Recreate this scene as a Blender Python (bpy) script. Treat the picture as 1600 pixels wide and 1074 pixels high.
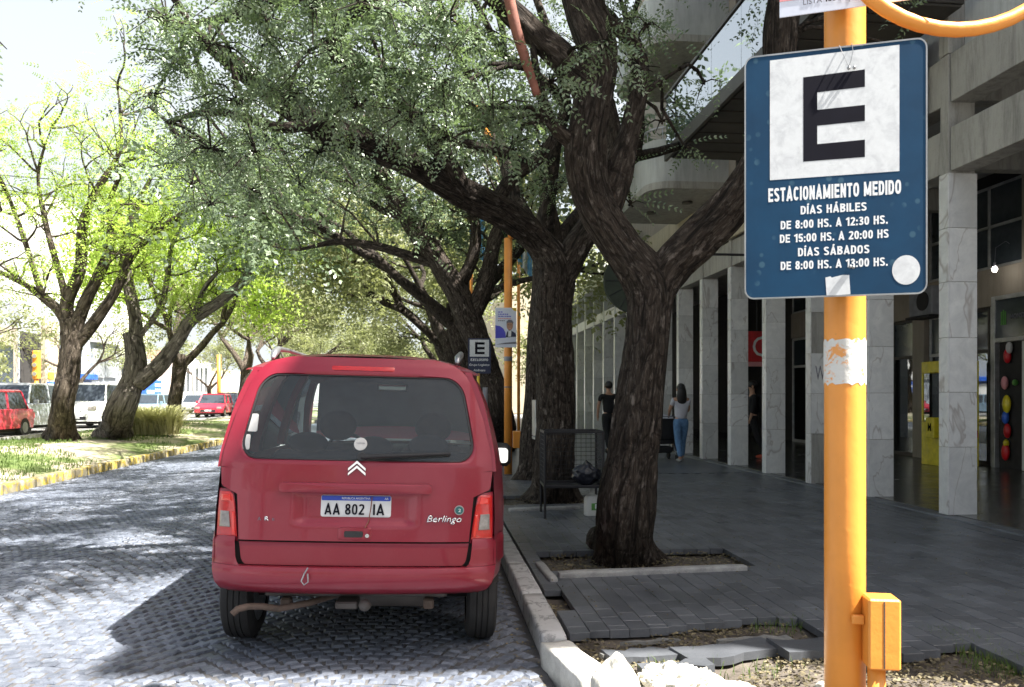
import bpy, bmesh, math, random
import numpy as np
from mathutils import Vector, Matrix, noise
R = math.radians
S = bpy.context.scene
for o in list(bpy.data.objects): bpy.data.objects.remove(o)
COL = S.collection
# ---------------------------------------------------------------- camera, sky, sun, exposure
TH = math.atan(127/1250); CT, ST = math.cos(TH), math.sin(TH); F = 1250.0; HZ = 620.0; CH = 1.49
cam_d = bpy.data.cameras.new('camera'); cam = bpy.data.objects.new('camera', cam_d); COL.objects.link(cam)
cam.location = (0, 0, CH); cam.rotation_euler = (R(90), 0, -TH)
cam_d.sensor_width = 36; cam_d.lens = 28.125; cam_d.shift_y = 0.0519; cam_d.clip_start = .05; cam_d.clip_end = 2500
cam_d.dof.use_dof = True; cam_d.dof.focus_distance = 4.6; cam_d.dof.aperture_fstop = 7.0
S.camera = cam
SUN = Vector((.60, -.33, 1)).normalized()
EL = math.asin(SUN.z); AZ = math.atan2(SUN.x, SUN.y)
W_ = bpy.data.worlds.new('World'); S.world = W_; W_.use_nodes = True
nt = W_.node_tree; nt.nodes.clear()
sky = nt.nodes.new('ShaderNodeTexSky'); sky.sky_type = 'NISHITA'; sky.sun_disc = False
sky.sun_elevation = EL; sky.sun_rotation = AZ; sky.air_density = 1.0; sky.dust_density = 6.0; sky.ozone_density = 1.0
bg = nt.nodes.new('ShaderNodeBackground'); bg.inputs[1].default_value = .05
wo = nt.nodes.new('ShaderNodeOutputWorld'); 
# pale summer haze: whitens the sky evenly towards the horizon, all round
tcw = nt.nodes.new('ShaderNodeTexCoord'); sxyz = nt.nodes.new('ShaderNodeSeparateXYZ'); nt.links.new(tcw.outputs['Generated'], sxyz.inputs[0])
mrw = nt.nodes.new('ShaderNodeMapRange'); mrw.interpolation_type = 'SMOOTHSTEP'; mrw.inputs[1].default_value = .30; mrw.inputs[2].default_value = .90; mrw.inputs[3].default_value = .85; mrw.inputs[4].default_value = .0
nt.links.new(sxyz.outputs[2], mrw.inputs[0]); mxw = nt.nodes.new('ShaderNodeMix'); mxw.data_type = 'RGBA'; mxw.inputs[7].default_value = (5.1, 5.45, 5.65, 1)
nt.links.new(mrw.outputs[0], mxw.inputs[0]); nt.links.new(sky.outputs[0], mxw.inputs[6]); nt.links.new(mxw.outputs[2], bg.inputs[0]); nt.links.new(bg.outputs[0], wo.inputs[0])
sd = bpy.data.lights.new('sun', 'SUN'); sd.energy = 5.0; sd.angle = R(.53); sd.color = (1, .955, .88)
so = bpy.data.objects.new('sun', sd); COL.objects.link(so); so.rotation_euler = SUN.to_track_quat('Z', 'Y').to_euler()
S.view_settings.view_transform = 'Standard'; S.view_settings.look = 'None'; S.view_settings.exposure = 2.1
S.view_settings.gamma = 1; S.view_settings.use_curve_mapping = False
S.render.engine = 'CYCLES'; S.cycles.max_bounces = 7; S.cycles.diffuse_bounces = 3; S.cycles.glossy_bounces = 3
S.cycles.transmission_bounces = 4; S.cycles.transparent_max_bounces = 10; S.cycles.caustics_reflective = False; S.cycles.caustics_refractive = False
S.cycles.sample_clamp_indirect = 6

# ---------------------------------------------------------------- helpers
def Wp(px, py, D):
    xc = (px-800)/F*D
    return Vector((xc*CT+D*ST, -xc*ST+D*CT, CH-(py-HZ)/F*D))
def G(px, py, z=.12):
    return Wp(px, py, F*(CH-z)/(py-HZ))
def zr(x): return .025*(3.53-abs(x+2.9))
def tag(o, label=None, cat=None, group=None, kind=None):
    if label: o['label'] = label
    if cat: o['category'] = cat
    if group: o['group'] = group
    if kind: o['kind'] = kind
    return o
def empty(name, loc, rz=0, label=None, cat=None, group=None):
    o = bpy.data.objects.new(name, None); COL.objects.link(o); o.empty_display_size = .1
    o.location = loc; o.rotation_euler = (0, 0, rz)
    return tag(o, label, cat, group)
def mkobj(name, me, mat=None, parent=None, loc=None, rot=None):
    if mat is not None:
        if not me.materials: me.materials.append(mat)
    o = bpy.data.objects.new(name, me); COL.objects.link(o)
    if parent is not None: o.parent = parent
    if loc is not None: o.location = loc
    if rot is not None: o.rotation_euler = rot
    return o
def copy_tree(o, parent=None):
    c = o.copy(); COL.objects.link(c)
    if parent is not None: c.parent = parent
    for ch in list(o.children): copy_tree(ch, c)
    return c
class MB:
    def __init__(s): s.v = []; s.f = []; s.uv = None
    def add(s, vs, fs):
        b = len(s.v); s.v += [tuple(v) for v in vs]; s.f += [tuple(i+b for i in f) for f in fs]; return s
    def box(s, x0, x1, y0, y1, z0, z1, c=0.0, M=None):
        X = (x0, x1); Y = (y0, y1); Z = (z0, z1)
        if c <= 0:
            vs = [Vector((X[i], Y[j], Z[k])) for i in (0, 1) for j in (0, 1) for k in (0, 1)]
            fs = [(0,1,3,2),(4,6,7,5),(0,4,5,1),(2,3,7,6),(0,2,6,4),(1,5,7,3)]
        else:
            vs = []; idx = {}
            for i in (0,1):
                for j in (0,1):
                    for k in (0,1):
                        sx, sy, sz = (c if i == 0 else -c), (c if j == 0 else -c), (c if k == 0 else -c)
                        for a in range(3):
                            p = [X[i]+sx, Y[j]+sy, Z[k]+sz]; p[a] = (X[i], Y[j], Z[k])[a]
                            idx[i,j,k,a] = len(vs); vs.append(Vector(p))
            fs = []
            for i in (0,1):
                q = [idx[i,0,0,0], idx[i,1,0,0], idx[i,1,1,0], idx[i,0,1,0]]; fs.append(tuple(q if i else q[::-1]))
                q = [idx[0,i,0,1], idx[0,i,1,1], idx[1,i,1,1], idx[1,i,0,1]]; fs.append(tuple(q if i else q[::-1]))
                q = [idx[0,0,i,2], idx[1,0,i,2], idx[1,1,i,2], idx[0,1,i,2]]; fs.append(tuple(q if i else q[::-1]))
            for i in (0,1):
                for j in (0,1):
                    fs.append((idx[i,j,0,0], idx[i,j,1,0], idx[i,j,1,1], idx[i,j,0,1]))
                    fs.append((idx[i,0,j,0], idx[i,1,j,0], idx[i,1,j,2], idx[i,0,j,2]))
                    fs.append((idx[0,i,j,1], idx[1,i,j,1], idx[1,i,j,2], idx[0,i,j,2]))
                    for k in (0,1): fs.append((idx[i,j,k,0], idx[i,j,k,1], idx[i,j,k,2]))
        if M is not None: vs = [M@v for v in vs]
        return s.add(vs, fs)
    def tube(s, path, rad, n=8, cap=True):
        path = [Vector(p) for p in path]
        if not hasattr(rad, '__len__'): rad = [rad]*len(path)
        up = None; rings = []
        for i, p in enumerate(path):
            t = (path[min(i+1, len(path)-1)]-path[max(i-1, 0)]).normalized()
            if up is None:
                up = Vector((0,0,1)) if abs(t.z) < .9 else Vector((1,0,0))
            a = (up-t*up.dot(t)).normalized(); b = t.cross(a); up = a
            rings.append([p+(a*math.cos(2*math.pi*k/n)+b*math.sin(2*math.pi*k/n))*rad[i] for k in range(n)])
        vs = [v for r in rings for v in r]; fs = []
        for i in range(len(rings)-1):
            for k in range(n): fs.append((i*n+k, i*n+(k+1)%n, (i+1)*n+(k+1)%n, (i+1)*n+k))
        if cap:
            fs.append(tuple(range(n))[::-1]); fs.append(tuple((len(rings)-1)*n+k for k in range(n)))
        return s.add(vs, fs)
    def rings(s, rings, cap=True, closed=True):
        n = len(rings[0]); vs = [Vector(v) for r in rings for v in r]; fs = []
        for i in range(len(rings)-1):
            for k in range(n if closed else n-1): fs.append((i*n+k, i*n+(k+1)%n, (i+1)*n+(k+1)%n, (i+1)*n+k))
        if cap and closed: fs.append(tuple(range(n))[::-1]); fs.append(tuple((len(rings)-1)*n+k for k in range(n)))
        return s.add(vs, fs)
    def grid(s, fn, nu, nv):
        vs = [fn(i/nu, j/nv) for i in range(nu+1) for j in range(nv+1)]
        return s.add(vs, [(i*(nv+1)+j, (i+1)*(nv+1)+j, (i+1)*(nv+1)+j+1, i*(nv+1)+j+1) for i in range(nu) for j in range(nv)])
    def prism(s, pts, y0, y1, M=None):   # outline in xz, extruded along y
        n = len(pts); vs = [Vector((p[0], y0, p[1])) for p in pts]+[Vector((p[0], y1, p[1])) for p in pts]
        if M is not None: vs = [M@v for v in vs]
        return s.add(vs, [tuple(range(n)), tuple(range(n, 2*n))[::-1]]+[(i, i+n, (i+1) % n+n, (i+1) % n) for i in range(n)])
    def ell(s, c, r, nu=16, nv=10, M=None):
        c = Vector(c); vs = []; fs = []
        for i in range(nv+1):
            ph = math.pi*i/nv
            for k in range(nu):
                v = Vector((r[0]*math.sin(ph)*math.cos(2*math.pi*k/nu), r[1]*math.sin(ph)*math.sin(2*math.pi*k/nu), -r[2]*math.cos(ph)))
                vs.append(c+(M@v if M is not None else v))
        for i in range(nv):
            for k in range(nu): fs.append((i*nu+k, i*nu+(k+1)%nu, (i+1)*nu+(k+1)%nu, (i+1)*nu+k))
        return s.add(vs, fs)
    def mesh(s, name, smooth=False, sub=0):
        me = bpy.data.meshes.new(name); me.from_pydata([tuple(v) for v in s.v], [], s.f)
        bm = bmesh.new(); bm.from_mesh(me)
        bmesh.ops.remove_doubles(bm, verts=bm.verts, dist=1e-5) if smooth else None
        bmesh.ops.recalc_face_normals(bm, faces=bm.faces); bm.to_mesh(me); bm.free()
        if smooth: me.polygons.foreach_set('use_smooth', [True]*len(me.polygons))
        me.update(); return me
    def build(s, name, mat, parent=None, smooth=False, loc=None, rot=None, bevel=0):
        o = mkobj(name, s.mesh(name, smooth), mat, parent, loc, rot)
        if bevel:
            m = o.modifiers.new('bevel', 'BEVEL'); m.width = bevel; m.segments = 2; m.limit_method = 'ANGLE'; m.angle_limit = R(35)
        return o
def autosmooth(o, ang=35):
    me = o.data; me.polygons.foreach_set('use_smooth', [True]*len(me.polygons))
    bm = bmesh.new(); bm.from_mesh(me)
    for e in bm.edges:
        if len(e.link_faces) == 2 and e.calc_face_angle(0) > R(ang): e.smooth = False
    bm.to_mesh(me); bm.free(); return o
def rrect(x0, x1, z0, z1, r, n=6):
    P = []
    for cx, cz, a0 in ((x1-r, z1-r, 0), (x0+r, z1-r, 90), (x0+r, z0+r, 180), (x1-r, z0+r, 270)):
        for k in range(n+1):
            a = R(a0+90*k/n); P.append((cx+r*math.cos(a), cz+r*math.sin(a)))
    return P
def text(body, w, h, mat, parent, loc, rot=(R(90), 0, 0), bold=0.0, shear=0.0, depth=.0015, name='lettering', align='C'):
    cu = bpy.data.curves.new(name, 'FONT'); cu.body = body; cu.size = 1; cu.offset = bold; cu.shear = shear; cu.extrude = 0
    cu.resolution_u = 3
    t = bpy.data.objects.new(name, cu); COL.objects.link(t)
    me = bpy.data.meshes.new_from_object(t); bpy.data.objects.remove(t)
    co = np.zeros(len(me.vertices)*3); me.vertices.foreach_get('co', co); co = co.reshape(-1, 3)
    mn, mx = co.min(0), co.max(0)
    if w is None: w = h*(mx[0]-mn[0])/max(mx[1]-mn[1], 1e-6)
    co[:, 0] = (co[:, 0]-(mn[0]+mx[0])/2)*w/max(mx[0]-mn[0], 1e-6)
    co[:, 1] = (co[:, 1]-(mn[1]+mx[1])/2)*h/max(mx[1]-mn[1], 1e-6)
    me.vertices.foreach_set('co', co.ravel()); me.materials.clear()
    bm = bmesh.new(); bm.from_mesh(me)
    g = bmesh.ops.extrude_face_region(bm, geom=list(bm.faces))
    bmesh.ops.translate(bm, verts=[e for e in g['geom'] if isinstance(e, bmesh.types.BMVert)], vec=(0, 0, depth))
    bmesh.ops.recalc_face_normals(bm, faces=bm.faces); bm.to_mesh(me); bm.free(); me.update()
    return mkobj(name, me, mat, parent, loc, rot)

# ---------------------------------------------------------------- materials
def newmat(name):
    m = bpy.data.materials.new(name); m.use_nodes = True; return m, m.node_tree.nodes, m.node_tree.links, m.node_tree.nodes['Principled BSDF']
def ramp(N, L, src, stops):
    r = N.new('ShaderNodeValToRGB'); e = r.color_ramp.elements
    while len(e) < len(stops): e.new(.5)
    for k, (p, c) in enumerate(stops):
        e[k].position = p; e[k].color = (*c, 1) if len(c) == 3 else c
    L.new(src, r.inputs[0]); return r.outputs[0]
def tex(N, L, vec, scale, detail=4, rough=.6, dist=0, kind='noise'):
    if kind == 'noise':
        t = N.new('ShaderNodeTexNoise'); t.inputs['Detail'].default_value = detail; t.inputs['Roughness'].default_value = rough; t.inputs['Distortion'].default_value = dist
    else:
        t = N.new('ShaderNodeTexVoronoi'); t.feature = kind
    t.inputs['Scale'].default_value = scale; L.new(vec, t.inputs['Vector']); return t
def coords(N, L, mode='Object', scale=(1,1,1), rnd=False):
    tc = N.new('ShaderNodeTexCoord'); mp = N.new('ShaderNodeMapping'); mp.inputs['Scale'].default_value = scale
    L.new(tc.outputs[mode], mp.inputs['Vector'])
    if rnd:
        oi = N.new('ShaderNodeObjectInfo'); cb = N.new('ShaderNodeCombineXYZ'); mm = N.new('ShaderNodeMath'); mm.operation = 'MULTIPLY'; mm.inputs[1].default_value = 60
        L.new(oi.outputs['Random'], mm.inputs[0]); L.new(mm.outputs[0], cb.inputs[0]); L.new(mm.outputs[0], cb.inputs[1]); L.new(cb.outputs[0], mp.inputs['Location'])
    return mp.outputs[0]
def geo(N, L, scale=(1,1,1)):
    g = N.new('ShaderNodeNewGeometry'); mp = N.new('ShaderNodeMapping'); mp.inputs['Scale'].default_value = scale
    L.new(g.outputs['Position'], mp.inputs['Vector']); return mp.outputs[0]
def mixc(N, L, fac, a, b):
    m = N.new('ShaderNodeMix'); m.data_type = 'RGBA'
    if hasattr(fac, 'links'): L.new(fac, m.inputs[0])
    else: m.inputs[0].default_value = fac
    for s, i in ((a, 6), (b, 7)):
        if hasattr(s, 'links'): L.new(s, m.inputs[i])
        else: m.inputs[i].default_value = (*s, 1)
    return m.outputs[2]
def bump(N, L, B, h, strength=.3, dist=.01, prev=None):
    b = N.new('ShaderNodeBump'); b.inputs['Strength'].default_value = strength; b.inputs['Distance'].default_value = dist
    L.new(h, b.inputs['Height'])
    if prev is not None: L.new(prev, b.inputs['Normal'])
    L.new(b.outputs[0], B.inputs['Normal']); return b.outputs[0]
def mat(name, col, rough=.6, metal=0, var=.25, scale=6, bmp=.15, bscale=60, coat=0, rnd=False, spec=.5, dirt=None, dirtscale=3, mode='geo', bdist=.004):
    m, N, L, B = newmat(name)
    v = geo(N, L) if mode == 'geo' else coords(N, L, 'Object', rnd=rnd)
    t = tex(N, L, v, scale, 5)
    lo = tuple(c*(1-var) for c in col); hi = tuple(min(1, c*(1+var)) for c in col)
    c = ramp(N, L, t.outputs[0], [(.3, lo), (.7, hi)])
    if dirt:
        t3 = tex(N, L, v, dirtscale, 8, .7, .5); f = ramp(N, L, t3.outputs[0], [(.48, (0,0,0)), (.68, (.85,.85,.85))]); c = mixc(N, L, f, c, dirt)
    L.new(c, B.inputs['Base Color'])
    B.inputs['Roughness'].default_value = rough; B.inputs['Metallic'].default_value = metal
    B.inputs['Coat Weight'].default_value = coat; B.inputs['Coat Roughness'].default_value = .06; B.inputs['Specular IOR Level'].default_value = spec
    if bmp: bump(N, L, B, tex(N, L, v, bscale, 4).outputs[0], bmp, bdist)
    return m
M = {}
# bark on the limb's own uv (metres around, metres along)
def bark(name, lo, mid, hi, su=1.0, mode='UV'):
    m, N, L, B = newmat(name)
    sc1, sc2, sc3 = ((22*su,2.6*su,1),(60*su,9*su,1),(9,3,1)) if mode == 'UV' else ((9,9,2.2),(30,30,8),(4,4,2))
    uv = coords(N, L, mode, sc1); n1 = tex(N, L, uv, 1.0, 6, .62, 1.1)
    rid = ramp(N, L, n1.outputs[0], [(.36, (0,0,0)), (.47, (.75,.75,.75)), (.53, (1,1,1)), (.68, (.45,.45,.45))])
    fine = tex(N, L, coords(N, L, mode, sc2), 1.0, 8, .75, .5)
    brk = tex(N, L, coords(N, L, mode, tuple(a*b for a, b in zip(sc1, (.9,4.2,1) if mode == 'UV' else (1,1,4)))), 1.0, 3, .5, .8)
    br = ramp(N, L, brk.outputs[0], [(.36, (.25,.25,.25)), (.46, (1,1,1))]); mb_ = N.new('ShaderNodeMath'); mb_.operation = 'MULTIPLY'; L.new(rid, mb_.inputs[0]); L.new(br, mb_.inputs[1]); rid = mb_.outputs[0]
    c = ramp(N, L, fine.outputs[0], [(.3, lo), (.52, mid), (.70, hi)])
    c = mixc(N, L, rid, tuple(x*.4 for x in lo), c)
    spot = tex(N, L, coords(N, L, mode, sc3), 1.5, 4, .6, .2)
    f = ramp(N, L, spot.outputs[0], [(.60, (0,0,0)), (.68, (.65,.65,.65))]); mf = N.new('ShaderNodeMath'); mf.operation = 'MULTIPLY'; L.new(f, mf.inputs[0]); L.new(rid, mf.inputs[1])
    c = mixc(N, L, mf.outputs[0], c, tuple(min(1, x*1.7) for x in hi))
    L.new(c, B.inputs['Base Color']); B.inputs['Roughness'].default_value = .88; B.inputs['Specular IOR Level'].default_value = .25
    mm = N.new('ShaderNodeMath'); mm.operation = 'MULTIPLY_ADD'; mm.inputs[1].default_value = .35; L.new(fine.outputs[0], mm.inputs[0]); L.new(rid, mm.inputs[2])
    bump(N, L, B, mm.outputs[0], 1.0, .022)
    return m
M['bark'] = bark('dark_furrowed_bark', (.022,.016,.012), (.062,.048,.038), (.19,.165,.145))
M['bark2'] = bark('grey_brown_bark', (.035,.026,.02), (.10,.08,.062), (.21,.18,.15), .5)
M['bark5'] = bark('pale_grey_bark', (.08,.068,.058), (.20,.175,.15), (.34,.31,.27), .5)
M['bark3'] = bark('dark_branch_bark', (.018,.014,.011), (.05,.04,.032), (.11,.09,.075), mode='Object')
M['bark4'] = bark('grey_branch_bark', (.04,.03,.023), (.11,.09,.07), (.22,.19,.155), mode='Object')
def leafmat(name, a, b, trans, rough=.42, tfac=.3):
    m, N, L, B = newmat(name)
    g = geo(N, L); t = tex(N, L, g, 2.3, 3); t2 = tex(N, L, g, 34, 2)
    mm = N.new('ShaderNodeMath'); mm.operation = 'MULTIPLY_ADD'; mm.inputs[1].default_value = .5; L.new(t2.outputs[0], mm.inputs[0])
    mh = N.new('ShaderNodeMath'); mh.operation = 'MULTIPLY'; mh.inputs[1].default_value = .5; L.new(t.outputs[0], mh.inputs[0]); L.new(mh.outputs[0], mm.inputs[2])
    c = ramp(N, L, mm.outputs[0], [(.36, a), (.64, b)])
    L.new(c, B.inputs['Base Color']); B.inputs['Roughness'].default_value = rough; B.inputs['Specular IOR Level'].default_value = .55
    tr = N.new('ShaderNodeBsdfTranslucent'); tr.inputs[0].default_value = (*trans, 1)
    ms = N.new('ShaderNodeMixShader'); ms.inputs[0].default_value = tfac
    L.new(B.outputs[0], ms.inputs[1]); L.new(tr.outputs[0], ms.inputs[2]); L.new(ms.outputs[0], N['Material Output'].inputs[0])
    return m
M['leaf'] = leafmat('tipa_leaf', (.022,.048,.024), (.27,.345,.215), (.26,.38,.13), .33, .24)
M['leaf_bright'] = leafmat('young_green_leaf', (.22,.34,.05), (.42,.52,.12), (.5,.68,.10), .5, .5)
M['leaf_olive'] = leafmat('olive_leaf', (.10,.12,.05), (.27,.29,.15), (.32,.36,.12), .5, .4)
M['leaf_dry'] = leafmat('dry_leaf', (.06,.05,.03), (.24,.2,.11), (.2,.16,.07), .7, .1)
M['grass'] = leafmat('grass_blade', (.05,.10,.02), (.14,.20,.05), (.2,.3,.05), .6, .3)
M['pampas'] = leafmat('pampas_blade', (.30,.31,.13), (.62,.60,.36), (.5,.5,.2), .6, .3)

def stone(name, a, b, rough=.75, bs=90, bm_=.5, rnd=True, spec=.4, sc=9, isl=0.0):
    m, N, L, B = newmat(name)
    v = geo(N, L); oi = N.new('ShaderNodeObjectInfo')
    t = tex(N, L, v, sc, 5, .65); f = tex(N, L, v, 160, 3, .7)
    mm = N.new('ShaderNodeMath'); mm.operation = 'MULTIPLY_ADD'; mm.inputs[1].default_value = .35; L.new(f.outputs[0], mm.inputs[0])
    mh = N.new('ShaderNodeMath'); mh.operation = 'MULTIPLY'; mh.inputs[1].default_value = .65; L.new(t.outputs[0], mh.inputs[0]); L.new(mh.outputs[0], mm.inputs[2])
    c = ramp(N, L, mm.outputs[0], [(.35, a), (.62, b)])
    g = N.new('ShaderNodeNewGeometry'); ad = N.new('ShaderNodeMath'); ad.operation = 'ADD'; L.new(g.outputs['Random Per Island'], ad.inputs[0]); L.new(oi.outputs['Random'], ad.inputs[1])
    fr = N.new('ShaderNodeMath'); fr.operation = 'FRACT'; L.new(ad.outputs[0], fr.inputs[0]); hr = N.new('ShaderNodeMapRange'); hr.inputs[3].default_value = 1-isl; hr.inputs[4].default_value = 1+isl*.8; L.new(fr.outputs[0], hr.inputs[0])
    st = tex(N, L, v, .8, 7, .7, .6); sr = N.new('ShaderNodeMapRange'); sr.inputs[1].default_value = .42; sr.inputs[2].default_value = .62; sr.inputs[3].default_value = 1; sr.inputs[4].default_value = 1-isl*1.3; L.new(st.outputs[0], sr.inputs[0])
    mv = N.new('ShaderNodeMath'); mv.operation = 'MULTIPLY'; L.new(hr.outputs[0], mv.inputs[0]); L.new(sr.outputs[0], mv.inputs[1])
    hv = N.new('ShaderNodeHueSaturation'); L.new(mv.outputs[0], hv.inputs['Value']); L.new(c, hv.inputs['Color']); c = hv.outputs[0]
    L.new(c, B.inputs['Base Color']); B.inputs['Specular IOR Level'].default_value = spec
    rr = N.new('ShaderNodeMapRange'); rr.inputs[3].default_value = rough-.15; rr.inputs[4].default_value = min(1, rough+.15); L.new(t.outputs[0], rr.inputs[0]); L.new(rr.outputs[0], B.inputs['Roughness'])
    bump(N, L, B, tex(N, L, v, bs, 6, .7).outputs[0], bm_, .006)
    return m
M['sett'] = stone('granite_sett', (.075,.087,.115), (.19,.212,.26), .55, 70, .5, sc=11, isl=.20)
M['joint'] = stone('dirt_joint', (.05,.05,.054), (.12,.118,.118), .95)
M['tile'] = stone('grey_cement_tile', (.078,.085,.098), (.145,.155,.172), .42, 60, .25, sc=2.2, isl=.20)
M['granite'] = stone('granite_kerb', (.22,.22,.22), (.42,.42,.41), .8, 50, .9)
M['whitestone'] = stone('whitewashed_stone', (.45,.44,.40), (.75,.74,.68), .9, 30, 1.0)
M['rubble'] = stone('cement_rubble', (.42,.40,.34), (.72,.70,.62), .95, 35, 1.0)
M['soil'] = stone('bare_soil', (.055,.045,.035), (.14,.12,.10), .98, 25, 1.0)
M['slab'] = stone('broken_slab', (.12,.12,.115), (.24,.24,.23), .85, 40, .7)
M['polished'] = stone('polished_floor', (.05,.05,.048), (.10,.098,.092), .22, 20, .05, sc=3)
M['asphalt'] = stone('pale_asphalt', (.16,.16,.155), (.26,.26,.25), .9, 120, .4)
M['pavement'] = stone('pale_pavement', (.38,.36,.33), (.55,.53,.49), .9, 60, .3)
def weather(name, base, dark, rough=.85, streak=True):
    m, N, L, B = newmat(name)
    v = geo(N, L, (1,1,.13) if streak else (1,1,1)); v2 = geo(N, L)
    t = tex(N, L, v, 9, 8, .75, .3); t2 = tex(N, L, v2, 1.6, 5, .6); t3 = tex(N, L, v2, 40, 6, .7)
    c = ramp(N, L, t2.outputs[0], [(.3, tuple(x*.8 for x in base)), (.7, base)])
    f = ramp(N, L, t.outputs[0], [(.45, (0,0,0)), (.75, (.8,.8,.8))]); c = mixc(N, L, f, c, dark)
    f2 = ramp(N, L, t3.outputs[0], [(.55, (0,0,0)), (.8, (.5,.5,.5))]); c = mixc(N, L, f2, c, dark)
    L.new(c, B.inputs['Base Color']); B.inputs['Roughness'].default_value = rough
    bump(N, L, B, t3.outputs[0], .4, .006); return m
M['concrete'] = weather('streaked_concrete', (.42,.41,.38), (.12,.115,.105))
M['panel'] = weather('pale_facade_panel', (.52,.54,.54), (.30,.31,.31))
M['cream'] = weather('cream_render', (.52,.45,.32), (.28,.24,.18))
M['beige'] = weather('beige_render', (.34,.30,.25), (.20,.17,.14))
M['whitewall'] = weather('white_render', (.74,.74,.72), (.5,.5,.48))
M['greywall'] = weather('grey_render', (.36,.40,.45), (.25,.27,.3))
M['brickwall'] = weather('red_render', (.50,.24,.19), (.36,.18,.15))
def marble(name):
    m, N, L, B = newmat(name)
    v = coords(N, L, 'Object', (1,1,1), rnd=True); oi = N.new('ShaderNodeObjectInfo')
    t = tex(N, L, coords(N, L, 'Object', (1.3,1,.55), rnd=True), 1.1, 4, .5, 1.1); vein = ramp(N, L, t.outputs[0], [(.488, (0,0,0)), (.5, (.55,.55,.55)), (.507, (0,0,0))])
    t2 = tex(N, L, v, 4.5, 6, .7, .8)
    c = ramp(N, L, t2.outputs[0], [(.3, (.58,.59,.60)), (.7, (.78,.785,.78))])
    c = mixc(N, L, vein, c, (.24,.19,.17))
    st = tex(N, L, v, 9, 6, .8); f = ramp(N, L, st.outputs[0], [(.6, (0,0,0)), (.8, (.45,.45,.45))]); c = mixc(N, L, f, c, (.25,.24,.22))
    hs = N.new('ShaderNodeHueSaturation'); mr = N.new('ShaderNodeMapRange'); mr.inputs[3].default_value = .82; mr.inputs[4].default_value = 1.1
    L.new(oi.outputs['Random'], mr.inputs[0]); L.new(mr.outputs[0], hs.inputs['Value']); L.new(c, hs.inputs['Color'])
    L.new(hs.outputs[0], B.inputs['Base Color']); B.inputs['Roughness'].default_value = .28
    bump(N, L, B, st.outputs[0], .12, .002); return m
M['marble'] = marble('veined_marble')
def paint_worn(name, col, under, thr=.55, scale=14, rough=.45, amt=.9, bmp=.25):
    m, N, L, B = newmat(name); v = geo(N, L)
    t = tex(N, L, v, scale, 9, .75, .6); f = ramp(N, L, t.outputs[0], [(thr, (0,0,0)), (thr+.04, (amt,)*3)])
    t2 = tex(N, L, v, 5, 4); c = ramp(N, L, t2.outputs[0], [(.3, tuple(x*.86 for x in col)), (.7, col)])
    c = mixc(N, L, f, c, under); L.new(c, B.inputs['Base Color']); B.inputs['Roughness'].default_value = rough
    b1 = bump(N, L, B, tex(N, L, v, 28, 5, .6).outputs[0], bmp, .006); bump(N, L, B, f, -.25, .002, b1); return m
M['orange'] = paint_worn('orange_pole_paint', (.80,.31,.05), (.16,.08,.04), .665, 34, .40)
M['tape'] = paint_worn('torn_paper_residue', (.66,.66,.64), (.75,.30,.05), .535, 19, .8, .9, .8)
M['kerbpaint'] = paint_worn('worn_yellow_kerb_paint', (.50,.38,.07), (.30,.28,.22), .46, 7, .8)
M['kerbwhite'] = paint_worn('worn_white_kerb_paint', (.52,.52,.52), (.26,.26,.26), .52, 9, .85)
def signblue():
    m, N, L, B = newmat('faded_blue_sign_paint'); v = coords(N, L, 'Object')
    vo = tex(N, L, v, 19, kind='F1'); f = ramp(N, L, vo.outputs['Distance'], [(.14, (1,1,1)), (.19, (.55,.55,.55)), (.22, (0,0,0))])
    gate = ramp(N, L, tex(N, L, v, 7, 2).outputs[0], [(.46, (0,0,0)), (.56, (1,1,1))])
    mu = N.new('ShaderNodeMath'); mu.operation = 'MULTIPLY'; L.new(f, mu.inputs[0]); L.new(gate, mu.inputs[1])
    mu2 = N.new('ShaderNodeMath'); mu2.operation = 'MULTIPLY'; mu2.inputs[1].default_value = .45; L.new(mu.outputs[0], mu2.inputs[0])
    c = ramp(N, L, tex(N, L, v, 4, 6).outputs[0], [(.3, (.002,.030,.075)), (.7, (.003,.045,.108))])
    c = mixc(N, L, mu2.outputs[0], c, (.07,.15,.20)); L.new(c, B.inputs['Base Color'])
    B.inputs['Roughness'].default_value = .5; B.inputs['Specular IOR Level'].default_value = .25; bump(N, L, B, tex(N, L, v, 12, 3).outputs[0], .15, .004); return m
M['signblue'] = signblue()
M['signwhite'] = mat('reflective_white', (.62,.645,.67), .45, var=.05, scale=60, bmp=.05, dirt=(.45,.47,.5), dirtscale=18)
M['ink'] = mat('dark_ink', (.006,.006,.012), .75, var=.2, bmp=0, spec=.15)
M['letter'] = mat('white_lettering', (.74,.76,.78), .5, var=.06, scale=90, bmp=0)
M['paper'] = mat('poster_paper', (.66,.70,.82), .5, var=.05, bmp=.1, bscale=10)
M['navy'] = mat('navy_sign', (.02,.028,.07), .45, var=.2, bmp=.05)
M['pink'] = mat('pink_print', (.7,.30,.32), .5, var=.1, bmp=0)
M['printblue'] = mat('blue_print', (.08,.08,.55), .5, var=.1, bmp=0)
M['gold'] = mat('yellow_print', (.7,.5,.05), .5, var=.1, bmp=0)
M['greyprint'] = mat('grey_print', (.16,.16,.2), .5, var=.1, bmp=0)
M['skin'] = mat('skin', (.42,.24,.16), .55, var=.1, bmp=0)
M['hair'] = mat('black_hair', (.012,.010,.010), .45, var=.3, scale=60, bmp=.4)
M['black_cloth'] = mat('black_cloth', (.012,.012,.014), .9, var=.3, bmp=.4)
M['white_cloth'] = mat('white_cotton', (.50,.50,.55), .9, var=.08, bmp=.3, bscale=25)
M['denim'] = mat('blue_denim', (.10,.20,.36), .9, var=.25, scale=14, bmp=.4)
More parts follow.
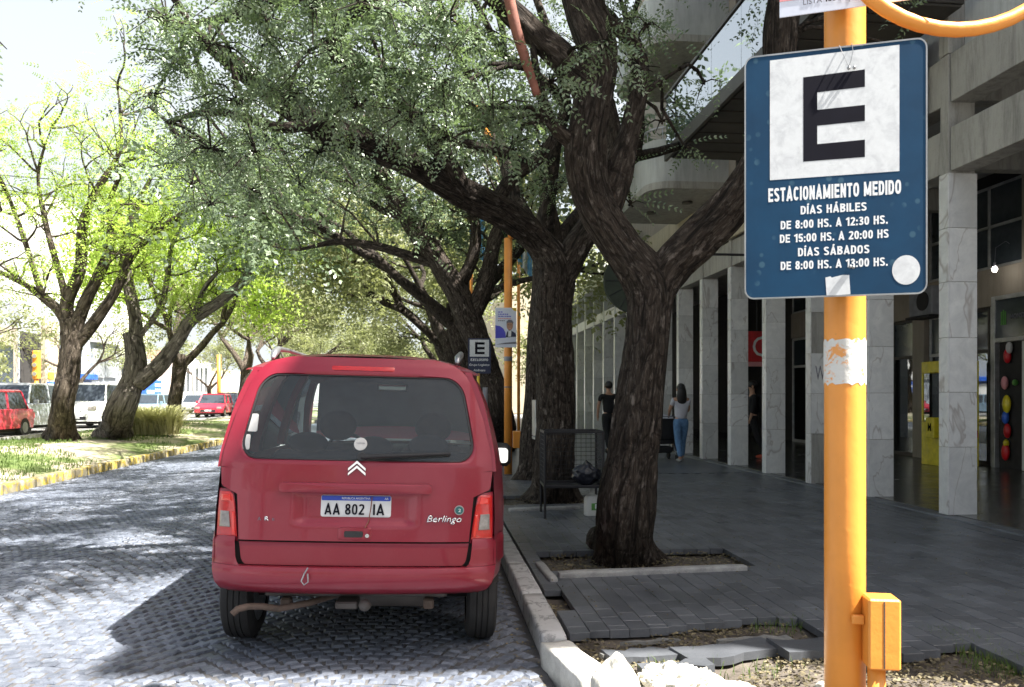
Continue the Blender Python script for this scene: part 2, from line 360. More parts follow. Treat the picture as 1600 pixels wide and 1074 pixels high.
M['shoe'] = mat('grey_shoe', (.2,.2,.2), .8, bmp=0)
M['orange_shoe'] = mat('orange_shoe', (.5,.08,.04), .7, bmp=0)
M['wire'] = mat('dark_metal_frame', (.022,.022,.026), .55, .4, bmp=.1)
M['bag'] = mat('black_plastic_bag', (.018,.020,.03), .28, var=.2, bmp=.8, bscale=14, bdist=.02)
M['jug'] = mat('white_plastic_jug', (.55,.56,.54), .4, var=.06, bmp=0)
M['greenprint'] = mat('green_print', (.10,.30,.06), .5, bmp=0)
M['steel'] = mat('dull_steel', (.32,.33,.34), .42, .8, bmp=.1)
M['chrome'] = mat('chrome', (.75,.76,.78), .14, 1, var=.03, bmp=0)
M['greybox'] = mat('grey_painted_metal', (.20,.21,.24), .5, bmp=.1)
M['darkframe'] = mat('dark_bronze_frame', (.05,.045,.04), .45, .3, bmp=0)
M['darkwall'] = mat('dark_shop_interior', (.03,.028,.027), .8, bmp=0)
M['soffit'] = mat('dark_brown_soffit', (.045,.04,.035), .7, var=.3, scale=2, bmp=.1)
M['alu'] = mat('grey_aluminium', (.42,.43,.44), .4, .6, bmp=0)
M['yellow'] = mat('yellow_machine', (.72,.60,.02), .35, bmp=0, coat=.3)
M['redplastic'] = mat('red_sign_plastic', (.55,.012,.02), .4, bmp=0)
M['flagblue'] = mat('sky_blue_cloth', (.10,.30,.52), .85, bmp=.2)
M['flagwhite'] = mat('flag_white_cloth', (.6,.62,.62), .85, bmp=.2)
M['deadwood'] = mat('reddish_dead_branch', (.22,.085,.06), .8, var=.3, scale=12, bmp=.4)
M['blue'] = mat('blue_panel', (.03,.12,.55), .5, bmp=0)
M['umbrella'] = mat('dark_green_disc', (.03,.04,.028), .8, bmp=.2)
# car materials
def carpaint(name, col, dust=(.36,.26,.26), amt=.32, metal=.25):
    m, N, L, B = newmat(name); v = coords(N, L, 'Object')
    t = tex(N, L, v, 2.4, 8, .65, .5); f = ramp(N, L, t.outputs[0], [(.40, (.03,.03,.03)), (.75, (amt,)*3)])
    t2 = tex(N, L, v, 90, 3, .8); f2 = ramp(N, L, t2.outputs[0], [(.60, (0,0,0)), (.74, (amt*.8,)*3)])
    ad = N.new('ShaderNodeMath'); ad.operation = 'ADD'; L.new(f, ad.inputs[0]); L.new(f2, ad.inputs[1])
    L.new(mixc(N, L, ad.outputs[0], col, dust), B.inputs['Base Color'])
    B.inputs['Metallic'].default_value = metal; B.inputs['Coat Weight'].default_value = .42; B.inputs['Coat Roughness'].default_value = .05
    rr = N.new('ShaderNodeMapRange'); rr.inputs[3].default_value = .22; rr.inputs[4].default_value = .5; L.new(t.outputs[0], rr.inputs[0]); L.new(rr.outputs[0], B.inputs['Roughness'])
    bump(N, L, B, tex(N, L, v, 3.5, 3).outputs[0], .05, .02); return m
M['redpaint'] = carpaint('cherry_red_paint', (.235,.005,.022), dust=(.42,.17,.19), amt=.13)
M['redfar'] = carpaint('bright_red_paint', (.55,.02,.05), amt=.1)
M['whitecar'] = carpaint('white_car_paint', (.72,.74,.72), (.5,.5,.48), .1, 0)
M['silver'] = carpaint('silver_car_paint', (.50,.54,.58), (.4,.4,.4), .1, .5)
M['bluecar'] = carpaint('pale_blue_car_paint', (.25,.38,.48), (.4,.4,.4), .1, .4)
M['darkcar'] = carpaint('dark_car_paint', (.05,.055,.06), (.3,.3,.3), .1, .4)
M['rubber'] = mat('tyre_rubber', (.022,.021,.021), .82, var=.35, bmp=.3, bscale=40)
M['blackplastic'] = mat('black_plastic', (.018,.018,.02), .5, bmp=.05)
M['interior'] = mat('dark_seat_fabric', (.030,.036,.055), .9, var=.3, bmp=.2)
M['dash'] = mat('dashboard_plastic', (.05,.055,.06), .6, bmp=0)
M['under'] = mat('underbody', (.02,.018,.017), .9, bmp=.3)
M['rust'] = mat('rusty_exhaust', (.10,.07,.055), .75, .2, var=.3, scale=20, bmp=.3)
M['rusttow'] = mat('dark_rusty_steel', (.09,.08,.075), .7, .4, bmp=.2)
M['lensred'] = mat('red_lens', (.50,.012,.012), .18, var=.15, scale=25, bmp=.25, bscale=130, coat=.6)
M['lensred2'] = mat('bright_red_lens', (.72,.03,.02), .18, var=.1, scale=25, bmp=.25, bscale=130, coat=.6)
M['lensclear'] = mat('clear_lens', (.25,.23,.22), .2, var=.25, scale=60, bmp=.4, bscale=140, coat=.6)
M['platewhite'] = mat('plate_white', (.66,.67,.68), .45, var=.04, bmp=0)
M['plateblue'] = mat('plate_blue', (.02,.06,.42), .45, var=.04, bmp=0)
M['sticker'] = mat('white_sticker', (.55,.55,.54), .6, var=.08, scale=40, bmp=0)
M['teal'] = mat('teal_badge', (.02,.13,.13), .4, bmp=0)
def glass(name, tint, dust=0., refl=(.9,.95,1), base=.02, dcol=(.42,.42,.40)):
    m, N, L, B = newmat(name); N.remove(B); v = coords(N, L, 'Object')
    tr = N.new('ShaderNodeBsdfTransparent'); tr.inputs[0].default_value = (*tint, 1)
    gl = N.new('ShaderNodeBsdfGlossy'); gl.inputs[0].default_value = (*refl, 1); gl.inputs[1].default_value = .015
    lw = N.new('ShaderNodeFresnel'); lw.inputs[0].default_value = 1.5
    mr = N.new('ShaderNodeMapRange'); mr.inputs[3].default_value = base; mr.inputs[4].default_value = 1; L.new(lw.outputs[0], mr.inputs[0])
    ms = N.new('ShaderNodeMixShader'); L.new(mr.outputs[0], ms.inputs[0]); L.new(tr.outputs[0], ms.inputs[1]); L.new(gl.outputs[0], ms.inputs[2])
    out = ms.outputs[0]
    if dust:
        df = N.new('ShaderNodeBsdfDiffuse'); df.inputs[0].default_value = (*dcol, 1)
        a = tex(N, L, v, 3, 6, .7, .4); b = tex(N, L, v, 130, 4, .8)
        fa = ramp(N, L, a.outputs[0], [(.3, (dust*.5,)*3), (.75, (dust,)*3)]); fb = ramp(N, L, b.outputs[0], [(.52, (0,0,0)), (.72, (dust*1.6,)*3)])
        ad = N.new('ShaderNodeMath'); ad.operation = 'ADD'; L.new(fa, ad.inputs[0]); L.new(fb, ad.inputs[1])
        m2 = N.new('ShaderNodeMixShader'); L.new(ad.outputs[0], m2.inputs[0]); L.new(out, m2.inputs[1]); L.new(df.outputs[0], m2.inputs[2]); out = m2.outputs[0]
    L.new(out, N['Material Output'].inputs[0]); return m
M['frontglass'] = glass('sunlit_windscreen', (.85,.92,.90), .07, dcol=(.4,.5,.5))  # dust film whose teal colour carries the sunlit haze of the glass
M['rearglass'] = glass('dusty_tinted_glass', (.62,.70,.70), .075, base=0)
M['carglass'] = glass('car_side_glass', (.40,.45,.45), .04)
M['farglass'] = mat('far_car_window', (.04,.05,.06), .08, var=.2, bmp=0, spec=.9)
M['shopglass'] = glass('shop_glass', (.35,.37,.38), .03, base=.12)
M['bayglass'] = glass('reflecting_balcony_glass', (.12,.15,.16), .02, base=.55)
M['mirror'] = mat('mirror_face', (.85,.88,.9), .02, 1, var=.01, bmp=0)
m_, N_, L_, B_ = newmat('lit_bulb'); B_.inputs['Emission Color'].default_value = (1,.95,.85,1); B_.inputs['Emission Strength'].default_value = 9; M['bulb'] = m_

# ---- condensed bold stroke letters (painted signs, number plate)
def _arc(cx, cy, rx, ry, a0, a1, n=14, p=.78):
    f = lambda t: math.copysign(abs(t)**p, t)
    return [(cx+rx*f(math.cos(R(a0+(a1-a0)*k/n))), cy+ry*f(math.sin(R(a0+(a1-a0)*k/n)))) for k in range(n+1)]
def glyph(ch, t=.20):
    W = .60; L, Q, B, T = t/2, W-t/2, t/2, 1-t/2; cx, rx = W/2, (W-t)/2
    if ch in 'E': return W*.93, [[(L,0),(L,1)], [(L,T),(W*.93,T)], [(L,.51),(W*.86,.51)], [(L,B),(W*.93,B)]]
    if ch == 'L': return W*.9, [[(L,0),(L,1)], [(L,B),(W*.9,B)]]
    if ch == 'T': return W*.95, [[(0,T),(W*.95,T)], [(W*.475,0),(W*.475,1)]]
    if ch == 'H': return W, [[(L,0),(L,1)], [(Q,0),(Q,1)], [(L,.51),(Q,.51)]]
    if ch in 'IÍ': return t, [[(L,0),(L,1)]]+([[(L-.04,1.09),(L+.12,1.24)]] if ch == 'Í' else [])
    if ch in 'AÁ': return .70, [[(t*.45,0),(.35,.96)], [(.70-t*.45,0),(.35,.96)], [(.17,.26),(.53,.26)], [(.35-t*.34,.985),(.35+t*.34,.985)]]+([[(.31,1.09),(.47,1.24)]] if ch == 'Á' else [])
    if ch == 'N': return W, [[(L,0),(L,1)], [(L*1.0,.96),(Q,.04)], [(Q,0),(Q,1)]]
    if ch == 'M': return .80, [[(L,0),(L,1)], [(L,.93),(.40,.10)], [(.80-L,.93),(.40,.10)], [(.80-L,0),(.80-L,1)]]
    if ch == 'C': return W, [_arc(cx,.5,rx,.5-B,38,322,26)]
    if ch == 'G': return W, [_arc(cx,.5,rx,.5-B,38,330,26), [(Q,.05),(Q,.5)], [(cx,.45),(W,.45)]]
    if ch == 'O': return W*1.05, [_arc(W*.525,.5,W*.525-t/2,.5-B,0,360,32)]
    if ch == '0': return W*.92, [_arc(W*.46,.5,W*.46-t/2,.5-B,0,360,32)]
    if ch == 'D': return W, [[(L,0),(L,1)], [(L,T)]+_arc(cx-.04,.5,W-t/2-cx+.04,.5-B,90,-90,18)+[(L,B)]]
    if ch == 'B': return W, [[(L,0),(L,1)], [(L,T)]+_arc(cx,.755,rx*.92,.245-B,90,-90,10)+[(L,.51)], [(cx*.9,.51)]+_arc(cx,.28,rx,.28-B,90,-90,10)+[(L,B)]]
    if ch == 'S': return W, [_arc(cx,.735,rx,.265-B,15,180,12)+[(cx-rx*.7,.60),(cx+rx*.7,.42)]+_arc(cx,.27,rx,.27-B,0,-165,12)]
    if ch == '8': return W*.92, [_arc(W*.46,.745,W*.42-t/2,.255-B+.01,0,360,24), _arc(W*.46,.275,W*.46-t/2,.275-B,0,360,24)]
    if ch == '1': return .40, [[(.40-t/2,0),(.40-t/2,1)], [(.0,.74),(.28,.90)]]
    if ch == '2': return W*.92, [_arc(W*.46,.72,W*.46-t/2,.28-B,165,-20,14)+[(W*.46,.36),(L,B+.02)], [(0,B),(W*.92,B)]]
    if ch == '3': return W*.92, [_arc(W*.46,.745,W*.44-t/2,.255-B,165,-80,12)+[(W*.3,.51)], [(W*.3,.53)]+_arc(W*.46,.275,W*.46-t/2,.275-B,80,-165,12)]
    if ch == '5': return W*.92, [[(W*.86,T),(.08,T)], [(.14,T),(.11,.48)], [(.08,.50)]+_arc(W*.46,.32,W*.46-t/2,.32-B,120,-165,14)]
    if ch == ':': return t, [[(L,0),(L,.21)], [(L,.46),(L,.67)]]
    if ch == '.': return t, [[(L,0),(L,.21)]]
    if ch == 'P': return W, [[(L,0),(L,1)], [(L,T)]+_arc(cx,.72,rx,.28-B,90,-90,12)+[(L,.45)]]
    if ch == 'R': return W, [[(L,0),(L,1)], [(L,T)]+_arc(cx,.74,rx,.26-B,90,-90,12)+[(L,.50)], [(cx,.48),(Q,0)]]
    if ch == 'U': return W, [[(L,1),(L,.4)]+_arc(cx,.36,rx,.36-B,180,360,14)+[(Q,.4),(Q,1)]]
    if ch == 'V': return W, [[(t*.45,1),(W/2,.04)], [(W-t*.45,1),(W/2,.04)]]
    if ch == 'X': return W, [[(t*.5,0),(W-t*.5,1)], [(t*.5,1),(W-t*.5,0)]]
    return .30, []
def stext(body, w, h, m, parent, loc, rot=(0,0,0), t=.20, gap=.11, name='lettering', lift=.00025):
    """w = full width, h = cap height; local x right, z up, facing -y"""
    b = MB(); x = 0; items = []
    for ch in body:
        gw, st = glyph(ch, t); items.append((x, st)); x += gw+gap
    tot = x-gap; sxx = w/tot
    for gx, st in items:
        for si, pl in enumerate(st):
            P2 = [((gx+a)*sxx-w/2, (c-.5)*h) for a, c in pl]; hx = t*sxx/2; hz = t*h/2*.92; vs = []; n = len(P2)
            closed = n > 3 and abs(P2[0][0]-P2[-1][0])+abs(P2[0][1]-P2[-1][1]) < 1e-9
            for i in range(n):
                a = P2[i-1] if i > 0 else (P2[-2] if closed else P2[0]); c = P2[i+1] if i < n-1 else (P2[1] if closed else P2[-1])
                d = ((c[0]-a[0])/hx, (c[1]-a[1])/hz); l = math.hypot(*d) or 1; nx, nz_ = -d[1]/l*hx, d[0]/l*hz
                vs += [Vector((P2[i][0]+nx, -lift-si*.00012, P2[i][1]+nz_)), Vector((P2[i][0]-nx, -lift-si*.00012, P2[i][1]-nz_))]
            b.add(vs, [(2*i, 2*i+1, 2*i+3, 2*i+2) for i in range(n-1)])
    me = bpy.data.meshes.new(name); me.from_pydata([tuple(v) for v in b.v], [], b.f); me.materials.append(m)
    return mkobj(name, me, None, parent, loc, rot)

# ================================================================ SETTING
rng = random.Random(7); nrg = np.random.RandomState(5)
mb = MB(); mb.grid(lambda u, v: Vector((-500+1000*u, -60+1500*v, -.06)), 2, 2)
tag(mb.build('ground', M['asphalt']), kind='structure')
# road: crowned mortar bed with granite setts
mb = MB(); xs = [-6.5+.25*i for i in range(29)]; xs[-1] = .63
ys = [-4+1*i for i in range(36)]+[40, 60, 100, 200, 400]
mb.add([Vector((x, y, zr(x)-.010)) for x in xs for y in ys], [(i*len(ys)+j, (i+1)*len(ys)+j, (i+1)*len(ys)+j+1, i*len(ys)+j+1) for i in range(len(xs)-1) for j in range(len(ys)-1)])
road = tag(mb.build('road', M['joint']), kind='structure')
def sett_template(sx, sy, seed):
    r = random.Random(seed); V = []
    for z, k in ((-.05, 1.0), (-.010, .97), (0.0, .70)):
        for a, b in ((-1,-1),(1,-1),(1,1),(-1,1)):
            V.append((a*sx/2*k*(1+r.uniform(-.05,.05)), b*sy/2*k*(1+r.uniform(-.05,.05)), z+r.uniform(-.0035,.0035)*(z > -.02)))
    fs = [(0,1,5,4),(1,2,6,5),(2,3,7,6),(3,0,4,7),(4,5,9,8),(5,6,10,9),(6,7,11,10),(7,4,8,11),(8,9,10,11)]
    return V, fs
temps = [sett_template(.080, .073, s) for s in range(14)]
spots = []
for k in range(325):
    y0 = 2.0+k*.077
    nx = int(7.1/.087)
    off = (k % 2)*.0435
    for i in range(nx):
        x = -6.46+off+i*.087+rng.uniform(-.007, .007)
        if x > .57: continue
        u = ((x+6.5)/1.75) % 1.0
        y = y0+.34*(1-(2*u-1)**2)+rng.uniform(-.006, .006)
        slope = math.atan(.34*-4*(2*u-1)/1.75)
        spots.append((x, y, slope*.8+rng.uniform(-.07, .07), rng.randrange(14)))
def inframe(x, y):
    D = x*ST+y*CT; xc = x*CT-y*ST
    return D > 0 and abs(xc/D) < .64 and (CH/D*F+HZ) < 1085
vis = sorted([s for s in spots if inframe(s[0], s[1]) and not (-1.2 < s[0] < .35 and 4.6 < s[1] < 9)], key=lambda s: s[0]*ST+s[1]*CT)
ind = set(id(s) for s in vis[:300])
tm = []
for V, fs in temps:
    me = bpy.data.meshes.new('sett'); me.from_pydata(V, [], fs); me.materials.append(M['sett']); tm.append(me)
sv, sf = [], []
for s in spots:
    x, y, a, t = s
    tx, ty = rng.uniform(-.035, .035), rng.uniform(-.035, .035)-(.025 if x > -2.9 else -.025)*0
    z = zr(x)+rng.uniform(-.004, .004)
    if id(s) in ind:
        o = bpy.data.objects.new('sett', tm[t]); COL.objects.link(o); o.parent = road; o.location = (x, y, z); o.rotation_euler = (tx, ty, a)
    else:
        ca, sa = math.cos(a), math.sin(a); b = len(sv); V, fs = temps[t]
        for vx, vy, vz in V: sv.append((x+vx*ca-vy*sa, y+vx*sa+vy*ca, z+vz+tx*vy-ty*vx))
        for f in fs: sf.append(tuple(i+b for i in f))
me = bpy.data.meshes.new('sett'); me.from_pydata(sv, [], sf); me.materials.append(M['sett'])
o = mkobj('sett', me, None, road); tag(o, kind='stuff')
mb = MB(); mb.add([Vector((x, y, zr(x)-.006)) for x in xs for y in (26.9, 400)], [(i*2, i*2+2, i*2+3, i*2+1) for i in range(len(xs)-1)])
tag(mb.build('road_surface', M['sett']), kind='structure')
# ---- sidewalk with tiles
def nz(x, y, s=1.0): return noise.noise(Vector((x*s, y*s, 3.1)))
mb = MB(); mb.grid(lambda u, v: Vector((.74+5.4*u, -3+17.5*v, .052+.022*nz(.74+5.4*u, -3+17.5*v, 2.2)+.012*nz(5.4*u, 17.5*v, 9))), 110, 300)
soil = tag(mb.build('bare_earth', M['soil'], smooth=True), kind='structure')
mb = MB(); mb.box(.78, 6.0, 14.0, 60, 0, .118); mb.box(5.6, 6.0, -3, 14.0, 0, .112)
walk = tag(mb.build('sidewalk', M['tile']), kind='structure')
PB = [G(a, b) for a, b in ((840,990),(860,992),(1040,980),(1225,962),(1300,1003),(1402,1012),(1424,1022),(1508,1004),(1470,986),(1551,1016),(1610,1040))]
PB = [(p.x, p.y) for p in PB]
def edgeY(x):
    if x <= PB[0][0]: return PB[0][1]
    best = None
    for (a, b), (c, d) in zip(PB, PB[1:]):
        if a <= x <= c and c > a: return b+(d-b)*(x-a)/(c-a)
    return PB[-1][1]-.15*(x-PB[-1][0])
pits = [(.98, 2.62, 6.26, 7.0), (.95, 2.3, 10.1, 11.0)]
def paved(x, y):
    if y < edgeY(x): return False
    for a, b, c, d in pits:
        if a < x < b and c < y < d: return False
    if .78 < x < .93 and 5.0 < y < 5.7: return False
    return True
tiles = []; cutt = []
tw, tl = .122, .183
for i in range(int(4.85/tw)):
    x = .80+tw/2+i*tw
    for j in range(int(11.5/tl)):
        y = 2.5+tl/2+j*tl+(tl/2 if i % 2 else 0)
        hit = [p for p in pits if p[0] < x < p[1] and y+tl/2 > p[2] and y-tl/2 < p[3]]
        if hit:
            p = hit[0]
            if y-tl/2 < p[2]-.03: cutt.append((x, y-tl/2, p[2]))
            if y+tl/2 > p[3]+.03: cutt.append((x, p[3], y+tl/2))
        elif paved(x, y) and y-tl/2 > edgeY(x) and y < 13.95: tiles.append((x, y))
        elif paved(x, y+tl/2-.02) and y < 13.95 and edgeY(x) < y+tl/2-.03: cutt.append((x, max(y-tl/2, edgeY(x)+.01*nz(x, 1, 6)), y+tl/2))
def tile_mesh(seed):
    b = MB(); b.box(-tw/2+.0016, tw/2-.0016, -tl/2+.0014, tl/2-.0014, -.045, 0, .0025)
    me = b.mesh('paving_tile'); me.materials.append(M['tile']); return me
tms = tile_mesh(0)
tv = sorted([t for t in tiles if inframe(*t)], key=lambda t: t[0]*ST+t[1]*CT)
ti = set(tv[:300]); big = MB()
for (x, y) in tiles:
    sag = .010*nz(x, y, .9)
    z = .12+sag+rng.uniform(-.0012, .0012); rx, ry, rz = rng.uniform(-.005,.005), rng.uniform(-.005,.005), rng.uniform(-.006,.006)
    if (x, y) in ti:
        o = bpy.data.objects.new('paving_tile', tms); COL.objects.link(o); o.parent = walk; o.location = (x, y, z); o.rotation_euler = (rx, ry, rz)
    else:
        T = Matrix.Translation((x, y, z))@Matrix.Rotation(rz, 4, 'Z')@Matrix.Rotation(rx, 4, 'X')
        big.add([T@v.co for v in tms.vertices], [tuple(p.vertices) for p in tms.polygons])
for x, a, c in cutt:
    big.box(x-tw/2+.0016, x+tw/2-.0016, a, c-.0014, .07, .12+.010*nz(x, (a+c)/2, .9), .002)
tag(big.build('paving_tile', M['tile'], walk), kind='stuff')
# ---- rough blocks
def rough(name, x0, x1, y0, y1, z0, z1, m, parent=None, amp=.008, cuts=6, seed=0, rz=0, round_=.015, loc=None):
    bm = bmesh.new(); bmesh.ops.create_cube(bm, size=1); bmesh.ops.subdivide_edges(bm, edges=bm.edges, cuts=cuts, use_grid_fill=True)
    sx, sy, sz = x1-x0, y1-y0, z1-z0
    for v in bm.verts:
        c = v.co
        p = Vector((c.x*sx, c.y*sy, c.z*sz)); h = Vector((sx/2-round_, sy/2-round_, sz/2-round_))
        q = Vector([max(-h[k], min(h[k], p[k])) for k in range(3)]); d = p-q
        if d.length > 1e-6: p = q+d.normalized()*min(d.length, round_)
        n = noise.noise(p*9+Vector((seed*3.3, 1, 2)))*amp+noise.noise(p*28+Vector((seed, 5, 2)))*amp*.5
        v.co = p*(1+0)+p.normalized()*n if p.length > 0 else p
    me = bpy.data.meshes.new(name); bm.to_mesh(me); bm.free(); me.polygons.foreach_set('use_smooth', [True]*len(me.polygons)); me.materials.append(m)
    return mkobj(name, me, None, parent, ((x0+x1)/2, (y0+y1)/2, (z0+z1)/2) if loc is None else loc, (0, 0, rz))
kerb = empty('kerb', (.705, 4, 0)); tag(kerb, kind='structure')
y = 4.52; kk = 0
while y < 60:
    L = 1.02 if y < 30 else 6
    rough('kerb_stone', -.075, .075, y-4, y-4+L-.012, -.08, .125+rng.uniform(-.006,.006), M['kerbwhite'] if kk < 2 else M['granite'], kerb, .006 if y < 12 else .002, 7 if y < 15 else 3, kk)
    y += L; kk += 1
k0 = rough('kerb_stone', -.08, .10, -.18, .42, -.1, .135, M['whitestone'], kerb, .012, 9, 99); k0.rotation_euler = (0, 0, .20); k0.location = (.045, .14, .01)
# median kerb, yellow
mk = empty('median_kerb', (-6.575, 0, 0)); tag(mk, kind='structure')
y = 6.0; kk = 0
while y < 46:
    L = .5 if y < 32 else 2.0
    rough('kerb_stone', -.08+rng.uniform(-.012,.012), .08+rng.uniform(-.012,.012), y, y+L-.02, -.05, .155+rng.uniform(-.012,.012), M['kerbpaint'], mk, .006, 4 if y < 30 else 2, kk); y += L; kk += 1
# median mound
def med(x, y):
    u = (x+13)/6.35; b = max(0, min(1, u))
    return .12+.33*math.sin(math.pi*b)**.8*(.75+.25*math.sin(y*.4+1))+.05*nz(x, y, .7)+.02*nz(x, y, 3)
mb = MB(); mb.grid(lambda u, v: Vector((-13+6.36*u, 4+116*v*v*.9+v*11, med(-13+6.36*u, 4+116*v*v*.9+v*11)-.01)), 50, 220)
m_, N, L, B = newmat('sandy_soil_with_thin_grass'); v = geo(N, L); t = tex(N, L, v, .55, 5, .6); t2 = tex(N, L, v, 30, 4, .7)
ad = N.new('ShaderNodeMath'); ad.operation = 'MULTIPLY_ADD'; ad.inputs[1].default_value = .25; L.new(t2.outputs[0], ad.inputs[0]); L.new(t.outputs[0], ad.inputs[2])
c = ramp(N, L, ad.outputs[0], [(.56, (.46,.40,.30)), (.66, (.13,.17,.05)), (.80, (.10,.15,.035))]); L.new(c, B.inputs['Base Color']); B.inputs['Roughness'].default_value = .95
bump(N, L, B, t2.outputs[0], .8, .03); M['median'] = m_
tag(mb.build('median_strip', m_, smooth=True), kind='structure')
# far carriageway + far pavement
mb = MB(); mb.box(-22.5, -13.02, -5, 400, .02, .16); tag(mb.build('far_road', M['asphalt']), kind='structure')
mb = MB(); mb.box(-27.5, -22.5, -5, 400, .02, .30); tag(mb.build('far_sidewalk', M['pavement']), kind='structure')
mb = MB(); mb.box(-13.15, -13.0, 4, 120, .02, .24); tag(mb.build('far_kerb', M['granite']), kind='structure')

# ================================================================ ARCADE BUILDING
bld = empty('arcade_building', (8, 3, 0), label='long building with a marble fin colonnade and concrete beams along the sidewalk', cat='building')
bld.location = (0, 0, 0)
CY = [8.62+1.67*k for k in range(-4, 22)]
# shared panel meshes
pz = [.13, .91, 1.54, 2.17, 2.81, 3.43, 4.06]
def pm(w, d, h, t=.014):
    b = MB(); b.box(0, w, 0, d, 0.0025, h-.0025, .002); me = b.mesh('marble_panel'); me.materials.append(M['marble']); return me
pw = [pm(.338, .016, pz[i+1]-pz[i]) for i in range(6)]; pn = [pm(.016, .168, pz[i+1]-pz[i]) for i in range(6)]
for k, y in enumerate(CY):
    kk = k-4
    b = MB(); top = 12.70
    b.box(5.918, 6.242, y+.018, y+.166, .10, 5.43 if kk < 9 else 6.4, .003)
    if kk < 9: b.box(5.905, 6.25, y+.004, y+.17, 5.434, top, .004)
    col = b.build('column', M['concrete'] if kk < 9 else M['panel'], bld)
    col2 = col
    for i in range(6):
        if kk == 2 and i in (0, 3): pass
        else: mkobj('marble_panel', pw[i], None, col, (5.916+.004, y, pz[i]))
        mkobj('marble_panel', pn[i], None, col, (5.902, y, pz[i]))
    if kk == 2: text('W', .16, .22, M['greyprint'], col, (6.06, y-.001, 1.86), name='graffiti', depth=.001)
def bpart(name, m, *bx, c=.006, parent=None):
    b = MB(); b.box(*bx, c); return b.build(name, m, parent or bld)
for k in range(len(CY)-1):
    y0, y1 = CY[k]+.172, CY[k+1]-.002; kk = k-4
    if kk < 9:
        bpart('lower_beam', M['concrete'], 5.93, 6.20, y0, y1, 4.08, 4.58)
        bpart('upper_beam', M['concrete'], 5.93, 6.22, y0, y1, 4.87, 5.425)
        for z0, z1 in ((5.43, 8.2), (8.21, 10.9), (10.91, 12.70)):
            if kk in (-2, 0, 1) or z0 > 8.2: bpart('facade_panel', M['panel'], 6.06, 6.2, y0, y1, z0, z1)
            else:
                w = bpart('facade_panel', M['panel'], 6.10, 6.2, y0, y1, z0, z0+.6)
                fr = bpart('window', M['darkframe'], 6.14, 6.2, y0, y1, z0+.602, z1)
                bpart('pane', M['farglass'], 6.12, 6.138, y0+.06, y1-.06, z0+.66, z1-.06, c=0, parent=fr)
    else:
        bpart('lower_beam', M['whitewall'], 5.93, 6.15, y0, y1, 4.08, 4.42)
        bpart('upper_beam', M['whitewall'], 5.8, 7.4, y0-.17, y1, 5.35, 5.8)
        bpart('window', M['farglass'], 7.2, 7.25, y0-.17, y1, .13, 5.34, c=0)
bpart('main_block', M['panel'], 6.25, 17, 1.98, 23.6, 5.92, 12.70, c=0)
bpart('added_eave_slab', M['concrete'], 5.90, 17, .10, 23.6, 12.702, 12.85, c=.01)  # unseen overhang past the end wall, added to set the road's shadow edge
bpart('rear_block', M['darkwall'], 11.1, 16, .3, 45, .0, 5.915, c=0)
bpart('far_roof', M['whitewall'], 7.42, 16, 23.65, 48, 5.35, 6.2, c=0)
bpart('arcade_floor', M['polished'], 5.99, 11.05, .2, 48, .0, .135, c=.01)
bpart('arcade_kerb', M['tile'], 5.80, 5.988, .2, 48, .0, .128, c=.01)
for y in range(4, 23, 3): bpart('ceiling_beam', M['concrete'], 6.26, 10.95, y, y+.25, 5.45, 5.915)
# back wall: bays of 3.34 m
for i in range(6):
    y0 = 3.2+3.34*i; y1 = y0+3.34
    bpart('pilaster', M['beige'], 10.77, 11.1, y0, y0+.42, .136, 5.91)
    bpart('wall_band', M['beige'], 10.85, 11.1, y0+.421, y1-.001, 3.25, 3.98)
    # upper window: frame with six panes
    fr = MB()
    Y0, Y1 = y0+.45, y1-.03
    for yy in (Y0, (2*Y0+Y1)/3, (Y0+2*Y1)/3, Y1-.05): fr.box(10.87, 10.93, yy, yy+.05, 3.985, 5.6, .004)
    for zz in (3.985, 4.78, 5.55): fr.box(10.875, 10.925, Y0, Y1, zz, zz+.05, .004)
    w = fr.build('window', M['alu'], bld)
    for a in range(3):
        for b_ in range(2):
            p0 = Y0+(Y1-Y0)*a/3; bpart('pane', M['farglass'], 10.9, 10.906, p0+.05, p0+(Y1-Y0)/3-.002, 4.03+.8*b_, 4.77+.79*b_, c=0, parent=w)
    # shopfront
    for a in range(3):
        p0 = y0+.43+a*(2.9/3); p1 = p0+2.9/3-.02
        d = MB(); 
        d.box(10.87, 10.95, p0, p0+.06, .137, 3.24, .004); d.box(10.87, 10.95, p1-.06, p1, .137, 3.24, .004); d.box(10.872, 10.948, p0+.061, p1-.061, 2.35, 2.42, .004); d.box(10.872, 10.948, p0+.061, p1-.061, 3.17, 3.24, .004); d.box(10.872, 10.948, p0+.061, p1-.061, .137, .22, .004)
        dd = d.build('shop_door', M['alu'] if (a+i) % 2 else M['darkframe'], bld)
        bpart('pane', M['shopglass'], 10.9, 10.906, p0+.06, p1-.06, .22, 2.35, c=0, parent=dd)
        bpart('transom_pane', M['farglass'], 10.9, 10.906, p0+.06, p1-.06, 2.42, 3.17, c=0, parent=dd)
